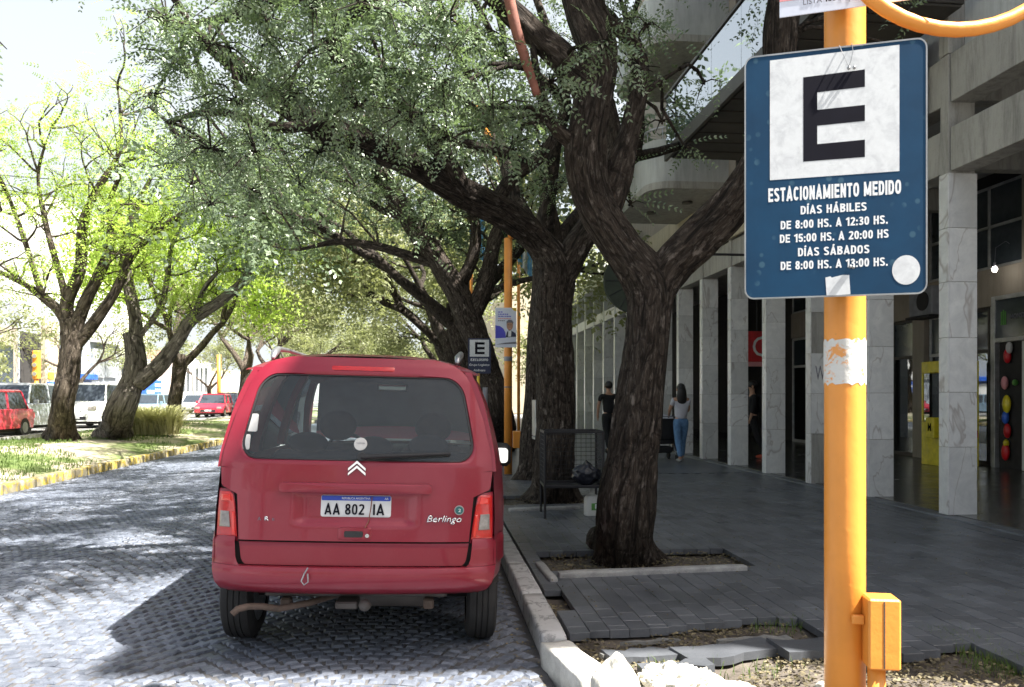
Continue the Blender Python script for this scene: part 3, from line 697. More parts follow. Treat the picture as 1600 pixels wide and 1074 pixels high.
# glass fronted overhang
oh = empty('glazed_balcony', (0, 0, 0), label='long overhanging balcony with reflecting glass front and dark soffit above the sidewalk', cat='balcony')
def op(name, m, *bx, c=.006, parent=None): b = MB(); b.box(*bx, c); return b.build(name, m, parent or oh)
for base in (5.78, 8.9):
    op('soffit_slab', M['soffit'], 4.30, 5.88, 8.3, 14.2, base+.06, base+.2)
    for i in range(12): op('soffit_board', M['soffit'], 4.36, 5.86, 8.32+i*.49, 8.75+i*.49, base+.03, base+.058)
    op('edge_beam', M['darkframe'], 4.24, 4.298, 8.3, 14.25, base, base+.22)
    for i in range(5): op('glass_pane', M['bayglass'], 4.26, 4.272, 8.3+i*1.18, 9.47+i*1.18, base+.225, base+1.13, c=0)
    op('end_glass_pane', M['bayglass'], 4.30, 5.8, 14.21, 14.222, base+.225, base+1.13, c=0)
    op('top_rail', M['darkframe'], 4.235, 4.295, 8.3, 14.25, base+1.135, base+1.19)
    op('door', M['darkwall'], 5.80, 5.86, 12.2, 13.9, base+.25, base+2.9)
# balconies with rounded corners
for bi, base in enumerate((5.6, 8.5, 11.4)):
    bc = empty('rounded_balcony', (5.88, 16.9, base), label=('lower', 'upper', 'topmost')[bi]+' concrete balcony with rounded corners and tubular rail beyond the glazed overhang', cat='balcony', group='rounded concrete balconies')
    pl = [(0, -1.55), (-1.1, -1.55)]+[(-1.1-.5*math.sin(R(a)), -1.05-.5*math.cos(R(a))) for a in range(0, 91, 15)]+[(-1.6, .9)]+[(-1.1-.5*math.cos(R(a)), 1.2+.5*math.sin(R(a))) for a in range(0, 91, 15)]+[(0, 1.7)]
    b = MB(); n = len(pl); b.add([Vector((x, y, z)) for z in (0, .14) for x, y in pl], [tuple(range(n))[::-1], tuple(range(n, 2*n))]+[(i, (i+1) % n, (i+1) % n+n, i+n) for i in range(n)])
    b.build('floor_slab', M['concrete'], bc)
    b = MB(); b.rings([[Vector((x*k, y*(k if abs(y) > 1 else 1), z)) for x, y in pl] for k, z in ((1.0, .142), (1.0, .98), (.94, .98), (.94, .142))], cap=False, closed=False)
    autosmooth(b.build('parapet', M['panel'], bc))
    b = MB(); b.tube([(x*.97, y*.97, 1.22) for x, y in pl], .022, 8); b.build('handrail', M['alu'], bc, True)
    for x, y in pl[1::3]: b = MB(); b.tube([(x*.97, y*.97, .97), (x*.97, y*.97, 1.2)], .012, 6); b.build('rail_post', M['alu'], bc, True)
    for x_, y_ in ((-.5, -.5), (-1.0, .5)): b = MB(); b.tube([(x_, y_, -.04), (x_, y_, -.001)], .11, 14); b.build('ceiling_lamp', M['darkframe'], bc)
bpart('cream_wall', M['cream'], 5.84, 5.898, 9.0, 23.6, 4.60, 5.75)
bpart('balcony_wall', M['beige'], 5.885, 5.90, 15.0, 23.6, 5.76, 12.6, c=0)
for base in (5.78, 8.66, 11.5):
    w = bpart('window', M['darkframe'], 5.86, 5.884, 15.7, 17.9, base, base+2.1); bpart('pane', M['farglass'], 5.85, 5.858, 15.76, 17.84, base+.06, base+2.04, c=0, parent=w)
v_ = bpart('wall_grille', M['greyprint'], 5.82, 5.838, 12.9, 14.3, 4.75, 5.35)
for i in range(5):
    for j in range(3): bpart('pane', M['panel'], 5.812, 5.819, 12.93+i*.275, 13.17+i*.275, 4.78+j*.19, 4.95+j*.19, c=0, parent=v_)

# ---------------- things in the arcade
cm = empty('claw_machine', (10.2, 14.85, .136), label='yellow claw machine cabinet behind the nearest marble column', cat='arcade machine')
def cp(name, m, *bx, c=.01, parent=None): b = MB(); b.box(*bx, c); return b.build(name, m, parent or cm)
cm.scale = (.86, .86, 1)
cp('lower_cabinet', M['yellow'], -.42, .42, -.42, .42, .0, .85); cp('header', M['yellow'], -.42, .42, -.42, .42, 1.82, 2.05)
for a in (-.42, .36):
    for b_ in (-.42, .36): cp('corner_post', M['yellow'], a, a+.06, b_, b_+.06, .852, 1.818)
cp('glass_pane', M['shopglass'], -.36, .36, -.40, -.39, .86, 1.81, c=0); cp('glass_pane', M['shopglass'], -.40, -.39, -.36, .36, .86, 1.81, c=0)
cp('coin_box', M['yellow'], -.62, -.425, -.36, -.06, .55, .95); cp('prize_chute', M['blackplastic'], -.2, .1, -.428, -.421, .2, .5)
cp('label_panel', M['redplastic'], .12, .38, -.43, -.421, .56, .70); cp('label_panel', M['ink'], -.3, .3, -.43, -.421, 1.86, 2.0)
text('M', .12, .16, M['ink'], cm, (-.626, -.2, .76), (R(90), 0, R(-90)), .02); text('$', .1, .14, M['ink'], cm, (.25, -.424, .36), (R(90), 0, 0), .02)
bb = MB(); rr = random.Random(3)
toys = []
for i, (mn_, x, y, z, r) in enumerate((('redplastic', -.2, -.1, 1.0, .12), ('yellow', .05, -.15, .97, .10), ('blue', .2, 0, 1.0, .12), ('pink', 0, .1, 1.12, .11))):
    b = MB(); b.ell((x, y, z), (r, r, r)); b.build('prize_ball', M[mn_], cm, True)
# shop doorway at the right with colourful things and a transom with lettering
dw = empty('shop_doorway', (0, 0, 0), label='shop doorway with white door edge and colourful inflatable toys inside, right of the claw machine', cat='doorway')
def dp(name, m, *bx, c=.004, parent=None): b = MB(); b.box(*bx, c); return b.build(name, m, parent or dw)
ya, yb, DX = 12.95, 14.25, 10.7
dp('frame_post', M['alu'], DX, DX+.1, ya-.1, ya, .137, 3.4); dp('frame_post', M['alu'], DX, DX+.1, yb, yb+.1, .137, 3.4)
dp('transom_bar', M['alu'], DX, DX+.1, ya+.002, yb-.002, 2.52, 2.6); dp('transom_bar', M['alu'], DX, DX+.1, ya+.002, yb-.002, 3.32, 3.4)
dp('transom_pane', M['farglass'], DX+.03, DX+.04, ya, yb, 2.6, 3.32, c=0)
dp('open_door_edge', M['whitewall'], DX-.05, DX-.01, 13.42, 13.48, .15, 2.5)
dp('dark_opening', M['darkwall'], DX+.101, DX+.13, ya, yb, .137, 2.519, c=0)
text('MONSTER', .5, .09, M['greyprint'], dw, (DX+.026, 13.62, 2.98), (R(90), 0, R(-90)), .01)
for i in range(3): dp('logo_claw', M['greenprint'], DX+.02, DX+.027, 13.98+i*.05, 14.01+i*.05, 2.84, 3.12-.03*abs(i-1), c=0)
for mn_, y, z, r in (('redplastic', 14.0, .45, .14), ('redplastic', 13.95, .85, .12), ('yellow', 13.97, 1.35, .15), ('blue', 14.0, 1.1, .11), ('pink', 14.02, 1.75, .11), ('redplastic', 13.95, 2.25, .12), ('sticker', 13.2, 1.0, .09), ('sticker', 13.18, 1.5, .08), ('greenprint', 13.75, 1.75, .05), ('yellow', 13.98, .62, .06), ('sticker', 13.9, 2.4, .1)):
    b = MB(); b.ell((DX+.03, y, z), (.06, r*.6, r*1.15)); b.build('toy_balloon', M[mn_], dw, True)
lb = empty('bare_bulb', (10.44, 13.9, 3.86), label='lit bare bulb hanging below the upper shop window', cat='light bulb')
b = MB(); b.ell((0, 0, 0), (.045, .045, .055)); b.build('bulb', M['bulb'], lb, True)
b = MB(); b.tube([(0, 0, .05), (0, 0, .13)], .022, 10); b.tube([(0, 0, .13), (.02, 0, .4), (.3, .1, .55), (.59, .3, .5)], .005, 5); b.build('socket', M['greyprint'], lb)
ac = empty('air_conditioner', (10.5, 16.0, 3.2), label='grey air conditioner box on a bracket behind the nearest column', cat='air conditioner')
b = MB(); b.box(-.18, .18, -.4, .4, 0, .6, .02); b.build('casing', M['greybox'], ac); b = MB(); b.tube([(-.2, -.1, .3), (-.18, -.1, .3)], .2, 20); b.build('fan_grille', M['wire'], ac); b = MB(); b.box(-.25, .15, -.42, .42, -.05, -.003, .004); b.build('bracket', M['wire'], ac)
rs = empty('red_shop_sign', (8.1, 19.2, 0), label='red hanging sign with a white curved letter between the marble columns', cat='sign')
b = MB(); b.box(-.27, .60, 0, .1, 2.36, 3.12, .01); b.build('panel', M['redplastic'], rs); b = MB(); b.box(-.27, .60, .01, .09, 2.24, 2.355, .005); b.build('lower_strip', M['pink'], rs)
text('C', .40, .50, M['letter'], rs, (.07, -.002, 2.74), name='lettering')
b = MB(); b.tube([(0, .05, 3.12), (0, .05, 5.9)], .02, 6); b.tube([(.5, .05, 3.12), (.5, .05, 5.9)], .02, 6); b.build('hanger', M['wire'], rs)
# round dark parasol-like disc behind the front tree
p = Wp(992, 440, 12.6)
dsc = empty('round_hanging_disc', p, label='dark green round disc hanging behind the front tree at the colonnade', cat='sign')
b = MB(); b.tube([(0, -.04, 0), (0, .04, 0)], .5, 40); b.build('disc', M['umbrella'], dsc)
b = MB()
for a in range(0, 360, 30): b.tube([(0, -.045, 0), (.49*math.cos(R(a)), -.045, .49*math.sin(R(a)))], .006, 4)
b.build('spoke', M['wire'], dsc); b = MB(); b.tube([(0, 0, .45), (5.92-p.x, 0, .45)], .02, 6); b.build('arm', M['wire'], dsc)

# ================================================================ FAR SIDE BUILDINGS (left)
FX = -27.5
def fy(px): # facade point at FX for an image column
    u = (px-673)/F*1.0
    # X = D*(u')... solve with real projection: xc/D=(px-800)/F
    a = (px-800)/F; # xc = x ct - y st ; D = x st + y ct
    return FX*(CT-a*ST)/(ST+a*CT)
def zat(px, py): 
    y = fy(px); D = FX*ST+y*CT; return CH-(py-HZ)/F*D
def fb(label, m, px0, px1, pytop, details=(), cat='building', name='far_building', depth=14):
    y0, y1 = fy(px0), fy(px1); e = empty(name, (FX, y0, .3), label=label, cat=cat); e.location = (0, 0, 0)
    b = MB(); b.box(FX-depth, FX, y0, y1-.05, .1, zat(px0, pytop)); b.build('wall', m, e)
    for (nm, mm, a, c_, t, bt, pr) in details:
        ya, yb = fy(a), fy(c_); zt, zb = zat((a+c_)/2, t), zat((a+c_)/2, bt)
        b = MB(); b.box(FX-.02, FX+pr, ya, yb, max(.31, zb), zt, .02); b.build(nm, mm, e)
    return e
fb('olive grey low building behind the trees at the far left', M['beige'], -160, 28, 480, (('window', M['farglass'], -60, -20, 540, 600, .05), ('window', M['farglass'], -10, 20, 540, 600, .05)))
fb('dark fronted shop behind the orange traffic light', M['greywall'], 29, 92, 470, (('shopfront', M['darkwall'], 31, 62, 520, 640, .1), ('shopfront', M['darkwall'], 86, 92, 530, 640, .1), ('pilaster', M['cream'], 64, 85, 500, 640, .3), ('yellow_poster', M['gold'], 68, 77, 582, 593, .36), ('blue_poster', M['blue'], 67, 78, 597, 612, .36), ('brick_base', M['brickwall'], 36, 60, 604, 620, .2)))
fb('grey blue shop with blue sign band behind the first median tree', M['greywall'], 93, 186, 525, (('sign_band', M['blue'], 122, 143, 585, 593, .5), ('white_shutter', M['whitewall'], 118, 142, 597, 640, .2), ('cornice', M['panel'], 140, 186, 532, 538, .5), ('upper_panel', M['silver'], 143, 160, 545, 590, .2), ('upper_panel', M['silver'], 162, 180, 545, 590, .2), ('dark_door', M['darkwall'], 95, 116, 560, 640, .1)))
fb('plain white apartment tower rising behind the median trees', M['whitewall'], 187, 230, 470, (('window', M['farglass'], 190, 194, 560, 640, .05), ('pillar', M['panel'], 216, 229, 560, 640, .4)))
fb('reddish building with white pillars beyond the leaning tree', M['brickwall'], 231, 282, 545, tuple(('pillar', M['whitewall'], 240+i*11, 243+i*11, 560, 640, .5) for i in range(4))+(('window', M['farglass'], 233, 238, 590, 625, .08),))
fb('white building with tall window strips near the end of the avenue', M['whitewall'], 283, 330, 560, tuple(('window', M['farglass'], 285+i*7, 288+i*7, 575, 612, .08) for i in range(6)))
fb('cream building at the far end of the avenue', M['cream'], 331, 395, 575, tuple(('window', M['greywall'], 336+i*9, 340+i*9, 585, 612, .08) for i in range(6)))
b = MB(); b.box(-60, -42, 95, 115, 0, 24); t_ = b.build('white_tower', M['whitewall']); tag(t_, 'tall plain white tower block far behind the low shops', 'building')
b = MB(); b.box(7, 22, 70, 120, 0, 12); t_ = b.build('end_building', M['cream']); tag(t_, 'pale building beyond the colonnade at the end of the sidewalk', 'building')
b = MB(); b.box(-60, 40, 330, 345, 0, 12); t_ = b.build('distant_block', M['whitewall']); tag(t_, 'long pale block closing the far end of the avenue', 'building')
# unseen blocks added behind the camera for reflections and less sky fill
def backb(x0, x1, y0, y1, h, m, lab):
    e = empty('added_back_block', (0,0,0), label=lab, cat='building'); b = MB(); b.box(x0, x1, y0, y1, 0, h); b.build('wall', M[m], e)
    for z in range(1, int(h)-2, 3):
        for x in range(int(x0)+1, int(x1)-2, 3):
            f = MB(); f.box(x, x+1.6, y1+.002, y1+.05, z, z+1.7, .01); f.build('window', M['farglass'], e)
backb(9, 26, -52, -26, 8, 'cream', 'unseen cream block added across the side street behind the viewpoint')
backb(-52, -27, -42, -14, 13, 'greywall', 'unseen grey block added across the avenue behind the viewpoint')
backb(-20, 4, -150, -140, 12, 'beige', 'unseen beige block added far behind the viewpoint, closing the avenue')
# kiosk panel blue/white
e = empty('blue_kiosk', (-23.6, fy(160), .3), label='blue and white striped kiosk panel beside the leaning tree', cat='kiosk')
b = MB(); b.box(-.3, .3, -1.9, 1.9, 0, 2.6, .03); b.build('body', M['blue'], e)
for i, z in enumerate((.1, .55, 1.05, 1.45)): b = MB(); b.box(.302, .33, -1.8, -.1, z, z+.28, .005); b.build('white_strip', M['whitewall'], e)
for i in range(4):
    for j in range(5): b = MB(); b.box(.302, .32, .2+i*.4, .5+i*.4, .25+j*.45, .5+j*.45, .004); b.build('white_square', M['letter'], e)

# ================================================================ TREES
def spline(P, Rr, step):
    P = [Vector(p) for p in P]; out = []; rad = []
    for i in range(len(P)-1):
        p0 = P[max(i-1, 0)]; p1 = P[i]; p2 = P[i+1]; p3 = P[min(i+2, len(P)-1)]
        n = max(1, int((p2-p1).length/step))
        for k in range(n):
            t = k/n; t2 = t*t; t3 = t2*t
            out.append(.5*((2*p1)+(-p0+p2)*t+(2*p0-5*p1+4*p2-p3)*t2+(-p0+3*p1-3*p2+p3)*t3)); rad.append(Rr[i]+(Rr[i+1]-Rr[i])*(t2*(3-2*t)))
    out.append(P[-1]); rad.append(Rr[-1]); return out, rad
def limb(name, P, Rr, m, parent, n=20, step=.08, amp=.10, seed=0, flare=None, org=Vector((0,0,0))):
    pts, rad = spline(P, Rr, step); up = None; V = []; UV = []; fs = []; s = 0
    for i, p in enumerate(pts):
        if i: s += (p-pts[i-1]).length
        t = (pts[min(i+1, len(pts)-1)]-pts[max(i-1, 0)]).normalized()
        if up is None: up = Vector((1,0,0)) if abs(t.x) < .9 else Vector((0,1,0))
        a = (up-t*up.dot(t)).normalized(); b = t.cross(a); up = a
        for k in range(n+1):
            g = 2*math.pi*(k % n)/n; c, sn = math.cos(g), math.sin(g)
            q = 1+amp*2.1*noise.noise(Vector((c*1.6, sn*1.6, s*1.2+seed*7.7)))
            if n >= 24: q += amp*1.3*noise.noise(Vector((c*5.5, sn*5.5, s*2.0+seed)))+amp*.8*noise.noise(Vector((c*11, sn*11, s*5+seed)))
            if flare: 
                fl = max(0, 1-s/flare[0]); q += flare[1]*fl*fl*(1+.7*math.cos(3*g+seed)+.5*math.cos(5*g+1.3*seed))
            r = rad[i]*q; V.append(p+(a*c+b*sn)*r-org); UV.append((2*math.pi*k/n*max(.05, sum(Rr)/len(Rr)), s))
    w = n+1
    for i in range(len(pts)-1):
        for k in range(n): fs.append((i*w+k, i*w+k+1, (i+1)*w+k+1, (i+1)*w+k))
    me = bpy.data.meshes.new(name); me.from_pydata([tuple(v) for v in V], [], fs)
    bm = bmesh.new(); bm.from_mesh(me); uvl = bm.loops.layers.uv.new('uv'); bm.verts.ensure_lookup_table()
    for f in bm.faces:
        for l in f.loops: l[uvl].uv = UV[l.vert.index]
    bmesh.ops.remove_doubles(bm, verts=bm.verts, dist=1e-5); bmesh.ops.holes_fill(bm, edges=[e for e in bm.edges if e.is_boundary], sides=n+2)
    bm.normal_update(); bm.to_mesh(me); bm.free(); me.polygons.foreach_set('use_smooth', [True]*len(me.polygons)); me.materials.append(m)
    return mkobj(name, me, None, parent)
def frond_template(pairs, seed, leaf=.155, wid=.42, droop=.25):
    r = np.random.RandomState(seed); Q = []
    for i in range(pairs):
        t = .14+.86*i/max(1, pairs-1) if pairs > 1 else .5
        env = (1-.45*t)*(.6+.4*min(1, t*3))
        px, pz = t, -droop*t*t
        for s in (-1, 1):
            a = R(60-22*t)+r.uniform(-.18, .18); L = leaf*env*r.uniform(.85, 1.15)
            dx, dy = math.cos(a)*L, s*math.sin(a)*L; dz = -r.uniform(.05, .5)*L
            nx, ny = -math.sin(a)*s, math.cos(a)
            nx, ny = -dy/L, dx/L; w = L*wid/2
            tw = r.uniform(-.4, .4)*w
            Q.append([(px, 0, pz), (px+dx*.5+nx*w, dy*.5+ny*w, pz+dz*.35+tw), (px+dx, dy, pz+dz), (px+dx*.5-nx*w, dy*.5-ny*w, pz+dz*.35-tw)])
    return np.array(Q)
FT = [frond_template(7, s, .19, .46) for s in range(6)]
FT_mid = [frond_template(5, s, .26, .5, .3) for s in range(6)]
FT_far = [frond_template(3, s, .52, .6, .3) for s in range(6)]
def frond_mesh(name, pos, dirs, size, T, m, parent, seed=0):
    r = np.random.RandomState(seed); n = len(pos)
    if n == 0: return
    pos = np.asarray(pos); dirs = np.asarray(dirs); dirs = dirs/np.maximum(1e-6, np.linalg.norm(dirs, axis=1))[:, None]
    up = np.tile([0, 0, 1.0], (n, 1))+r.normal(0, .85, (n, 3)); y = np.cross(up, dirs); y /= np.maximum(1e-6, np.linalg.norm(y, axis=1))[:, None]; z = np.cross(dirs, y)
    sc = size*r.uniform(.65, 1.25, n)
    chunks = []
    tid = r.randint(0, len(T), n)
    for k in range(len(T)):
        s = tid == k
        if not s.any(): continue
        q = T[k].reshape(-1, 3)
        P = pos[s][:, None, :]+sc[s][:, None, None]*(q[None, :, 0, None]*dirs[s][:, None, :]+q[None, :, 1, None]*y[s][:, None, :]+q[None, :, 2, None]*z[s][:, None, :])
        chunks.append(P.reshape(-1, 3))
    V = np.concatenate(chunks); nq = len(V)//4
    me = bpy.data.meshes.new(name); me.vertices.add(len(V)); me.vertices.foreach_set('co', V.astype(np.float32).ravel())
    me.loops.add(nq*4); me.loops.foreach_set('vertex_index', np.arange(nq*4, dtype=np.int32)); me.polygons.add(nq)
    me.polygons.foreach_set('loop_start', np.arange(0, nq*4, 4, dtype=np.int32)); me.polygons.foreach_set('loop_total', np.full(nq, 4, dtype=np.int32))
    me.update(calc_edges=True); me.materials.append(m)
    o = mkobj(name, me, None, parent); tag(o, kind='stuff'); return o
def cluster(limbpts, c, r, n, size, mbtw, pos, dirs, rg, twigs=9, flat=.75):
    """a spray: bent branchlet from the nearest limb point, twigs, fronds along the twigs"""
    c = Vector(c); q = min(limbpts, key=lambda p: (p-c).length)
    if (c-q).length > 1.3 and len(limbpts) > 5: q = c+Vector((-.5, .2, .9))
    d = c-q; L = d.length
    m1 = q+d*.5+Vector((rg.uniform(-.1,.1), rg.uniform(-.1,.1), .12*L)); 
    mbtw.tube([q, q+d*.25+Vector((rg.uniform(-.05,.05)*L, rg.uniform(-.05,.05)*L, .09*L)), m1, c], [min(.05, .012+.012*L), .9*min(.04, .010+.01*L), .018, .009], 5, False)
    per = max(1, n//twigs)
    for t in range(twigs):
        v = Vector((rg.gauss(0,1), rg.gauss(0,1), rg.gauss(0,.7)*flat+.05)).normalized()*r*rg.uniform(.55, 1.05)
        a = c-v*.15; e = c+v; mid = (a+e)/2+Vector((0, 0, .10*r)); e = e-Vector((0,0,.12*r))
        mbtw.tube([a, mid, e], [.009, .006, .003], 4, False)
        for k in range(per):
            s = rg.uniform(.05, 1); p = a.lerp(mid, s*2) if s < .5 else mid.lerp(e, s*2-1)
            p = p+Vector((rg.gauss(0,.075)*r, rg.gauss(0,.075)*r, rg.gauss(0,.06)*r))
            dd = v.normalized()*.8+Vector((rg.gauss(0,.55), rg.gauss(0,.55), rg.gauss(-.3,.35)))
            pos.append(tuple(p)); dirs.append(tuple(dd))
def wpl(pts): return [Wp(*p) for p in pts]

# ---- front tree
b0 = G(972, 868, .09)
T1 = empty('street_tree', (b0.x, b0.y, .09), label='nearest dark furrowed tree rising from the kerbed earth pit, forking into two thick limbs', cat='tree', group='trees along the sidewalk kerb')
org = T1.location.copy()
D1 = 6.55
P = [b0+Vector((0,0,-.06)), Wp(975, 800, D1), Wp(990, 700, D1), Wp(1003, 600, D1), Wp(1013, 510, D1), Wp(1012, 445, D1), Wp(970, 385, D1-.02), Wp(930, 320, D1-.05), Wp(915, 250, D1-.1), Wp(925, 170, D1-.1), Wp(935, 90, D1-.1), Wp(905, 0, D1-.1), Wp(895, -120, D1), Wp(860, -300, D1)]
Rr = [.26, .23, .195, .18, .185, .20, .165, .155, .165, .155, .15, .14, .11, .05]
limb('trunk', P, Rr, M['bark'], T1, 64, .035, .07, 1, (.5, .38), org)
L1 = list(P[6:])
def lm(pts, rad, n=28, seed=2, step=.05, amp=.11, tree=T1, o_=None, m='bark'):
    Q = [p if isinstance(p, Vector) else Wp(*p) for p in pts]
    L1.extend(spline(Q, rad, .25)[0]); return limb('limb', Q, rad, M[m], tree, n, step, amp, seed, None, o_ if o_ is not None else org)
lm([(1010,500,D1+.02), (1040,430,D1), (1085,380,D1-.05), (1135,330,D1-.15), (1180,270,D1-.3), (1215,180,D1-.4), (1222,60,D1-.5), (1225,-80,D1-.5), (1190,-300,D1-.3)], [.13,.155,.15,.145,.14,.13,.12,.11,.05], 44, 3, .04)
lm([(945,330,D1), (960,280,D1+.05), (985,200,D1+.1), (1000,120,D1+.1), (990,70,D1+.05), (965,45,D1), (940,20,D1), (925,-60,D1)], [.12,.125,.085,.07,.062,.055,.05,.03], 24, 4)
lm([(1000,150,D1+.1), (1030,128,D1+.1), (1062,108,D1+.1)], [.03,.022,.008], 10, 5)
lm([(925,150,D1-.1), (880,95,D1-.2), (830,50,D1-.3), (770,-10,D1-.5), (700,-90,D1-.7), (560,-200,D1-.9)], [.13,.12,.10,.085,.07,.03], 24, 6)
lm([(830,50,D1-.3), (838,110,D1-.3), (860,190,D1-.2), (910,235,D1-.1)], [.02,.03,.05,.08], 14, 7)
lm([(905,0,D1-.1), (800,-80,D1-.2), (640,-60,D1-.4), (500,-20,D1-.4), (380,20,D1-.2), (300,40,D1)], [.1,.085,.075,.065,.05,.02], 16, 8)
lm([(640,-60,D1-.4), (520,60,D1-.2), (540,95,D1)], [.05,.05,.06], 12, 9)
dead = limb('limb', wpl([(790,-30,D1-.8), (805,40,D1-.75), (820,90,D1-.7), (840,150,D1-.65)]), [.04,.042,.038,.028], M['deadwood'], T1, 12, .05, .05, 11, None, org)
tag(dead, 'bare reddish hanging branch')
# ---- second tree
b1 = G(866, 776, .10); D2 = 10.35
T2 = empty('street_tree', (b1.x, b1.y, .09), label='dark tree behind the wire litter cage, long limb reaching left over the red car', cat='tree', group='trees along the sidewalk kerb')
org2 = T2.location.copy()
P = [b1+Vector((0,0,-.05)), Wp(866, 720, D2), Wp(868, 650, D2), Wp(866, 560, D2), Wp(862, 480, D2), Wp(866, 420, D2), Wp(838, 375, D2-.1), Wp(790, 335, D2-.5), Wp(720, 300, D2-.9), Wp(640, 255, D2-1.4), Wp(575, 225, D2-1.8), Wp(510, 200, D2-2.2), Wp(450, 165, D2-2.5), Wp(390, 120, D2-2.8), Wp(310, 60, D2-3.2), Wp(230, 20, D2-3.4)]
Rr = [.33,.27,.245,.235,.235,.23,.19,.18,.17,.155,.15,.14,.11,.085,.06,.03]
L2 = []
def lm2(pts, rad, n=20, seed=2, step=.08, amp=.10):
    Q = [p if isinstance(p, Vector) else Wp(*p) for p in pts]
    L2.extend(spline(Q, rad, .3)[0]); return limb('limb', Q, rad, M['bark'], T2, n, step, amp, seed, None, org2)
limb('trunk', P, Rr, M['bark'], T2, 44, .05, .09, 21, (.5, .5), org2); L2 += spline(P[7:], Rr[7:], .3)[0]
lm2([(866,470,D2), (895,400,D2), (925,350,D2), (950,290,D2+.1), (955,200,D2+.3), (930,100,D2+.3), (900,-50,D2)], [.16,.17,.155,.13,.11,.09,.05], 28, 22)
lm2([(730,305,D2-.9), (705,265,D2-1.2), (680,225,D2-1.4), (650,190,D2-1.5), (620,150,D2-1.6), (560,100,D2-1.9), (520,40,D2-2)], [.10,.12,.11,.09,.07,.05,.03], 20, 23)
lm2([(650,190,D2-1.5), (700,215,D2-1.5), (770,235,D2-1.3), (830,255,D2-1)], [.03,.05,.05,.03], 12, 24)
lm2([(510,195,D2-2.2), (545,130,D2-2.4), (530,60,D2-2.6), (510,0,D2-2.8)], [.07,.065,.06,.05], 14, 26)
lm2([(770,330,D2-.6), (800,280,D2-.5), (850,240,D2-.4), (880,180,D2-.3)], [.09,.09,.07,.04], 14, 27)
lm2([(450,165,D2-2.5), (500,185,D2-2.7), (440,200,D2-2.8), (340,175,D2-3), (260,190,D2-3)], [.05,.06,.05,.035,.015], 12, 28)

rg = random.Random(11)
tw1, p1, d1 = MB(), [], []
C1 = [(200,-60,6.4,.5,200),(260,30,6.4,.42,260),(330,70,6.3,.5,360),(420,60,6,.55,420),(520,80,5.9,.55,420),(600,110,5.8,.5,400),(690,130,5.8,.45,330),(560,170,6.0,.35,260),(640,190,5.8,.3,200),(740,60,5.9,.5,380),(770,170,5.9,.32,230),(450,150,6.2,.45,360),(370,160,6.6,.5,340),(290,110,6.8,.48,330),(240,150,7.2,.35,120),(860,130,5.9,.22,90),(945,70,5.7,.28,120),(1010,40,6.5,.25,60),(700,30,5.6,.5,330),(600,20,5.6,.5,330),(490,10,5.6,.5,300),(380,0,5.8,.5,280),(700,215,6,.3,160),(800,235,6.1,.22,100),(400,240,7,.35,200),(330,235,7.5,.4,220),(150,-120,6.5,.5,200),
      (-12,62,5.2,.12,20),(1415,25,5.6,.16,26),(1375,10,5.6,.16,20),(1395,70,6.2,.12,14),(1035,190,6.8,.2,30),(1070,230,7,.2,26),(985,320,6.9,.2,40),(1100,130,7.2,.2,24),(1000,110,6.2,.16,30)]
for px, py, D, r_, n in C1: cluster(L1, Wp(px, py, D), r_, int(n*.37), .20, tw1, p1, d1, rg, 11 if n > 60 else 4)
frond_mesh('crown', np.array(p1)-np.array(org), d1, .27, FT, M['leaf'], T1, 1)
# upper crown (above the picture, shades the road)
p1, d1 = [], []
for k in range(30):
    _y = rg.uniform(3.9, 9.0); c = Vector((rg.uniform(-2.6, 3.2), _y, 1.49+.5*_y+.95+rg.uniform(0, 2.3)))
    cluster(L1, c, .75, 150, .22, tw1, p1, d1, rg, 8)
frond_mesh('upper_crown', np.array(p1)-np.array(org), d1, .30, FT_mid, M['leaf'], T1, 2)
o = tw1.build('twigs', M['bark3'], T1, True); o.location = -org; tag(o, kind='stuff')
tw2, p2, d2 = MB(), [], []
C2 = [(500,240,8.3,.5,220),(420,220,8,.5,220),(350,260,8.2,.5,220),(290,215,7.9,.42,180),(600,190,8.6,.5,220),(690,160,9,.55,220),(760,220,9.6,.5,180),(820,180,9.8,.5,180),(860,290,10.6,.4,100),(470,290,9.5,.45,150),(390,300,9,.4,140),(540,150,8.4,.5,220),(640,120,8.6,.5,220),(760,120,9.2,.6,240),(860,60,9.6,.6,240),(960,240,10.8,.4,80),(330,320,9,.32,100),(560,300,10.4,.4,110),(980,30,9.6,.5,160),(300,290,8.6,.3,90)]
for px, py, D, r_, n in C2: cluster(L2, Wp(px, py, D), r_*1.05, int(n*.47), .22, tw2, p2, d2, rg, 10)
for k in range(40):
    _y = rg.uniform(9, 13.0); c = Vector((rg.uniform(-3.4, 3.6), _y, 1.49+.5*_y+.95+rg.uniform(0, 2.2)))
    cluster(L2, c, .8, 110, .22, tw2, p2, d2, rg, 10)
frond_mesh('crown', np.array(p2)-np.array(org2), d2, .28, FT, M['leaf'], T2, 3)
o = tw2.build('twigs', M['bark3'], T2, True); o.location = -org2; tag(o, kind='stuff')

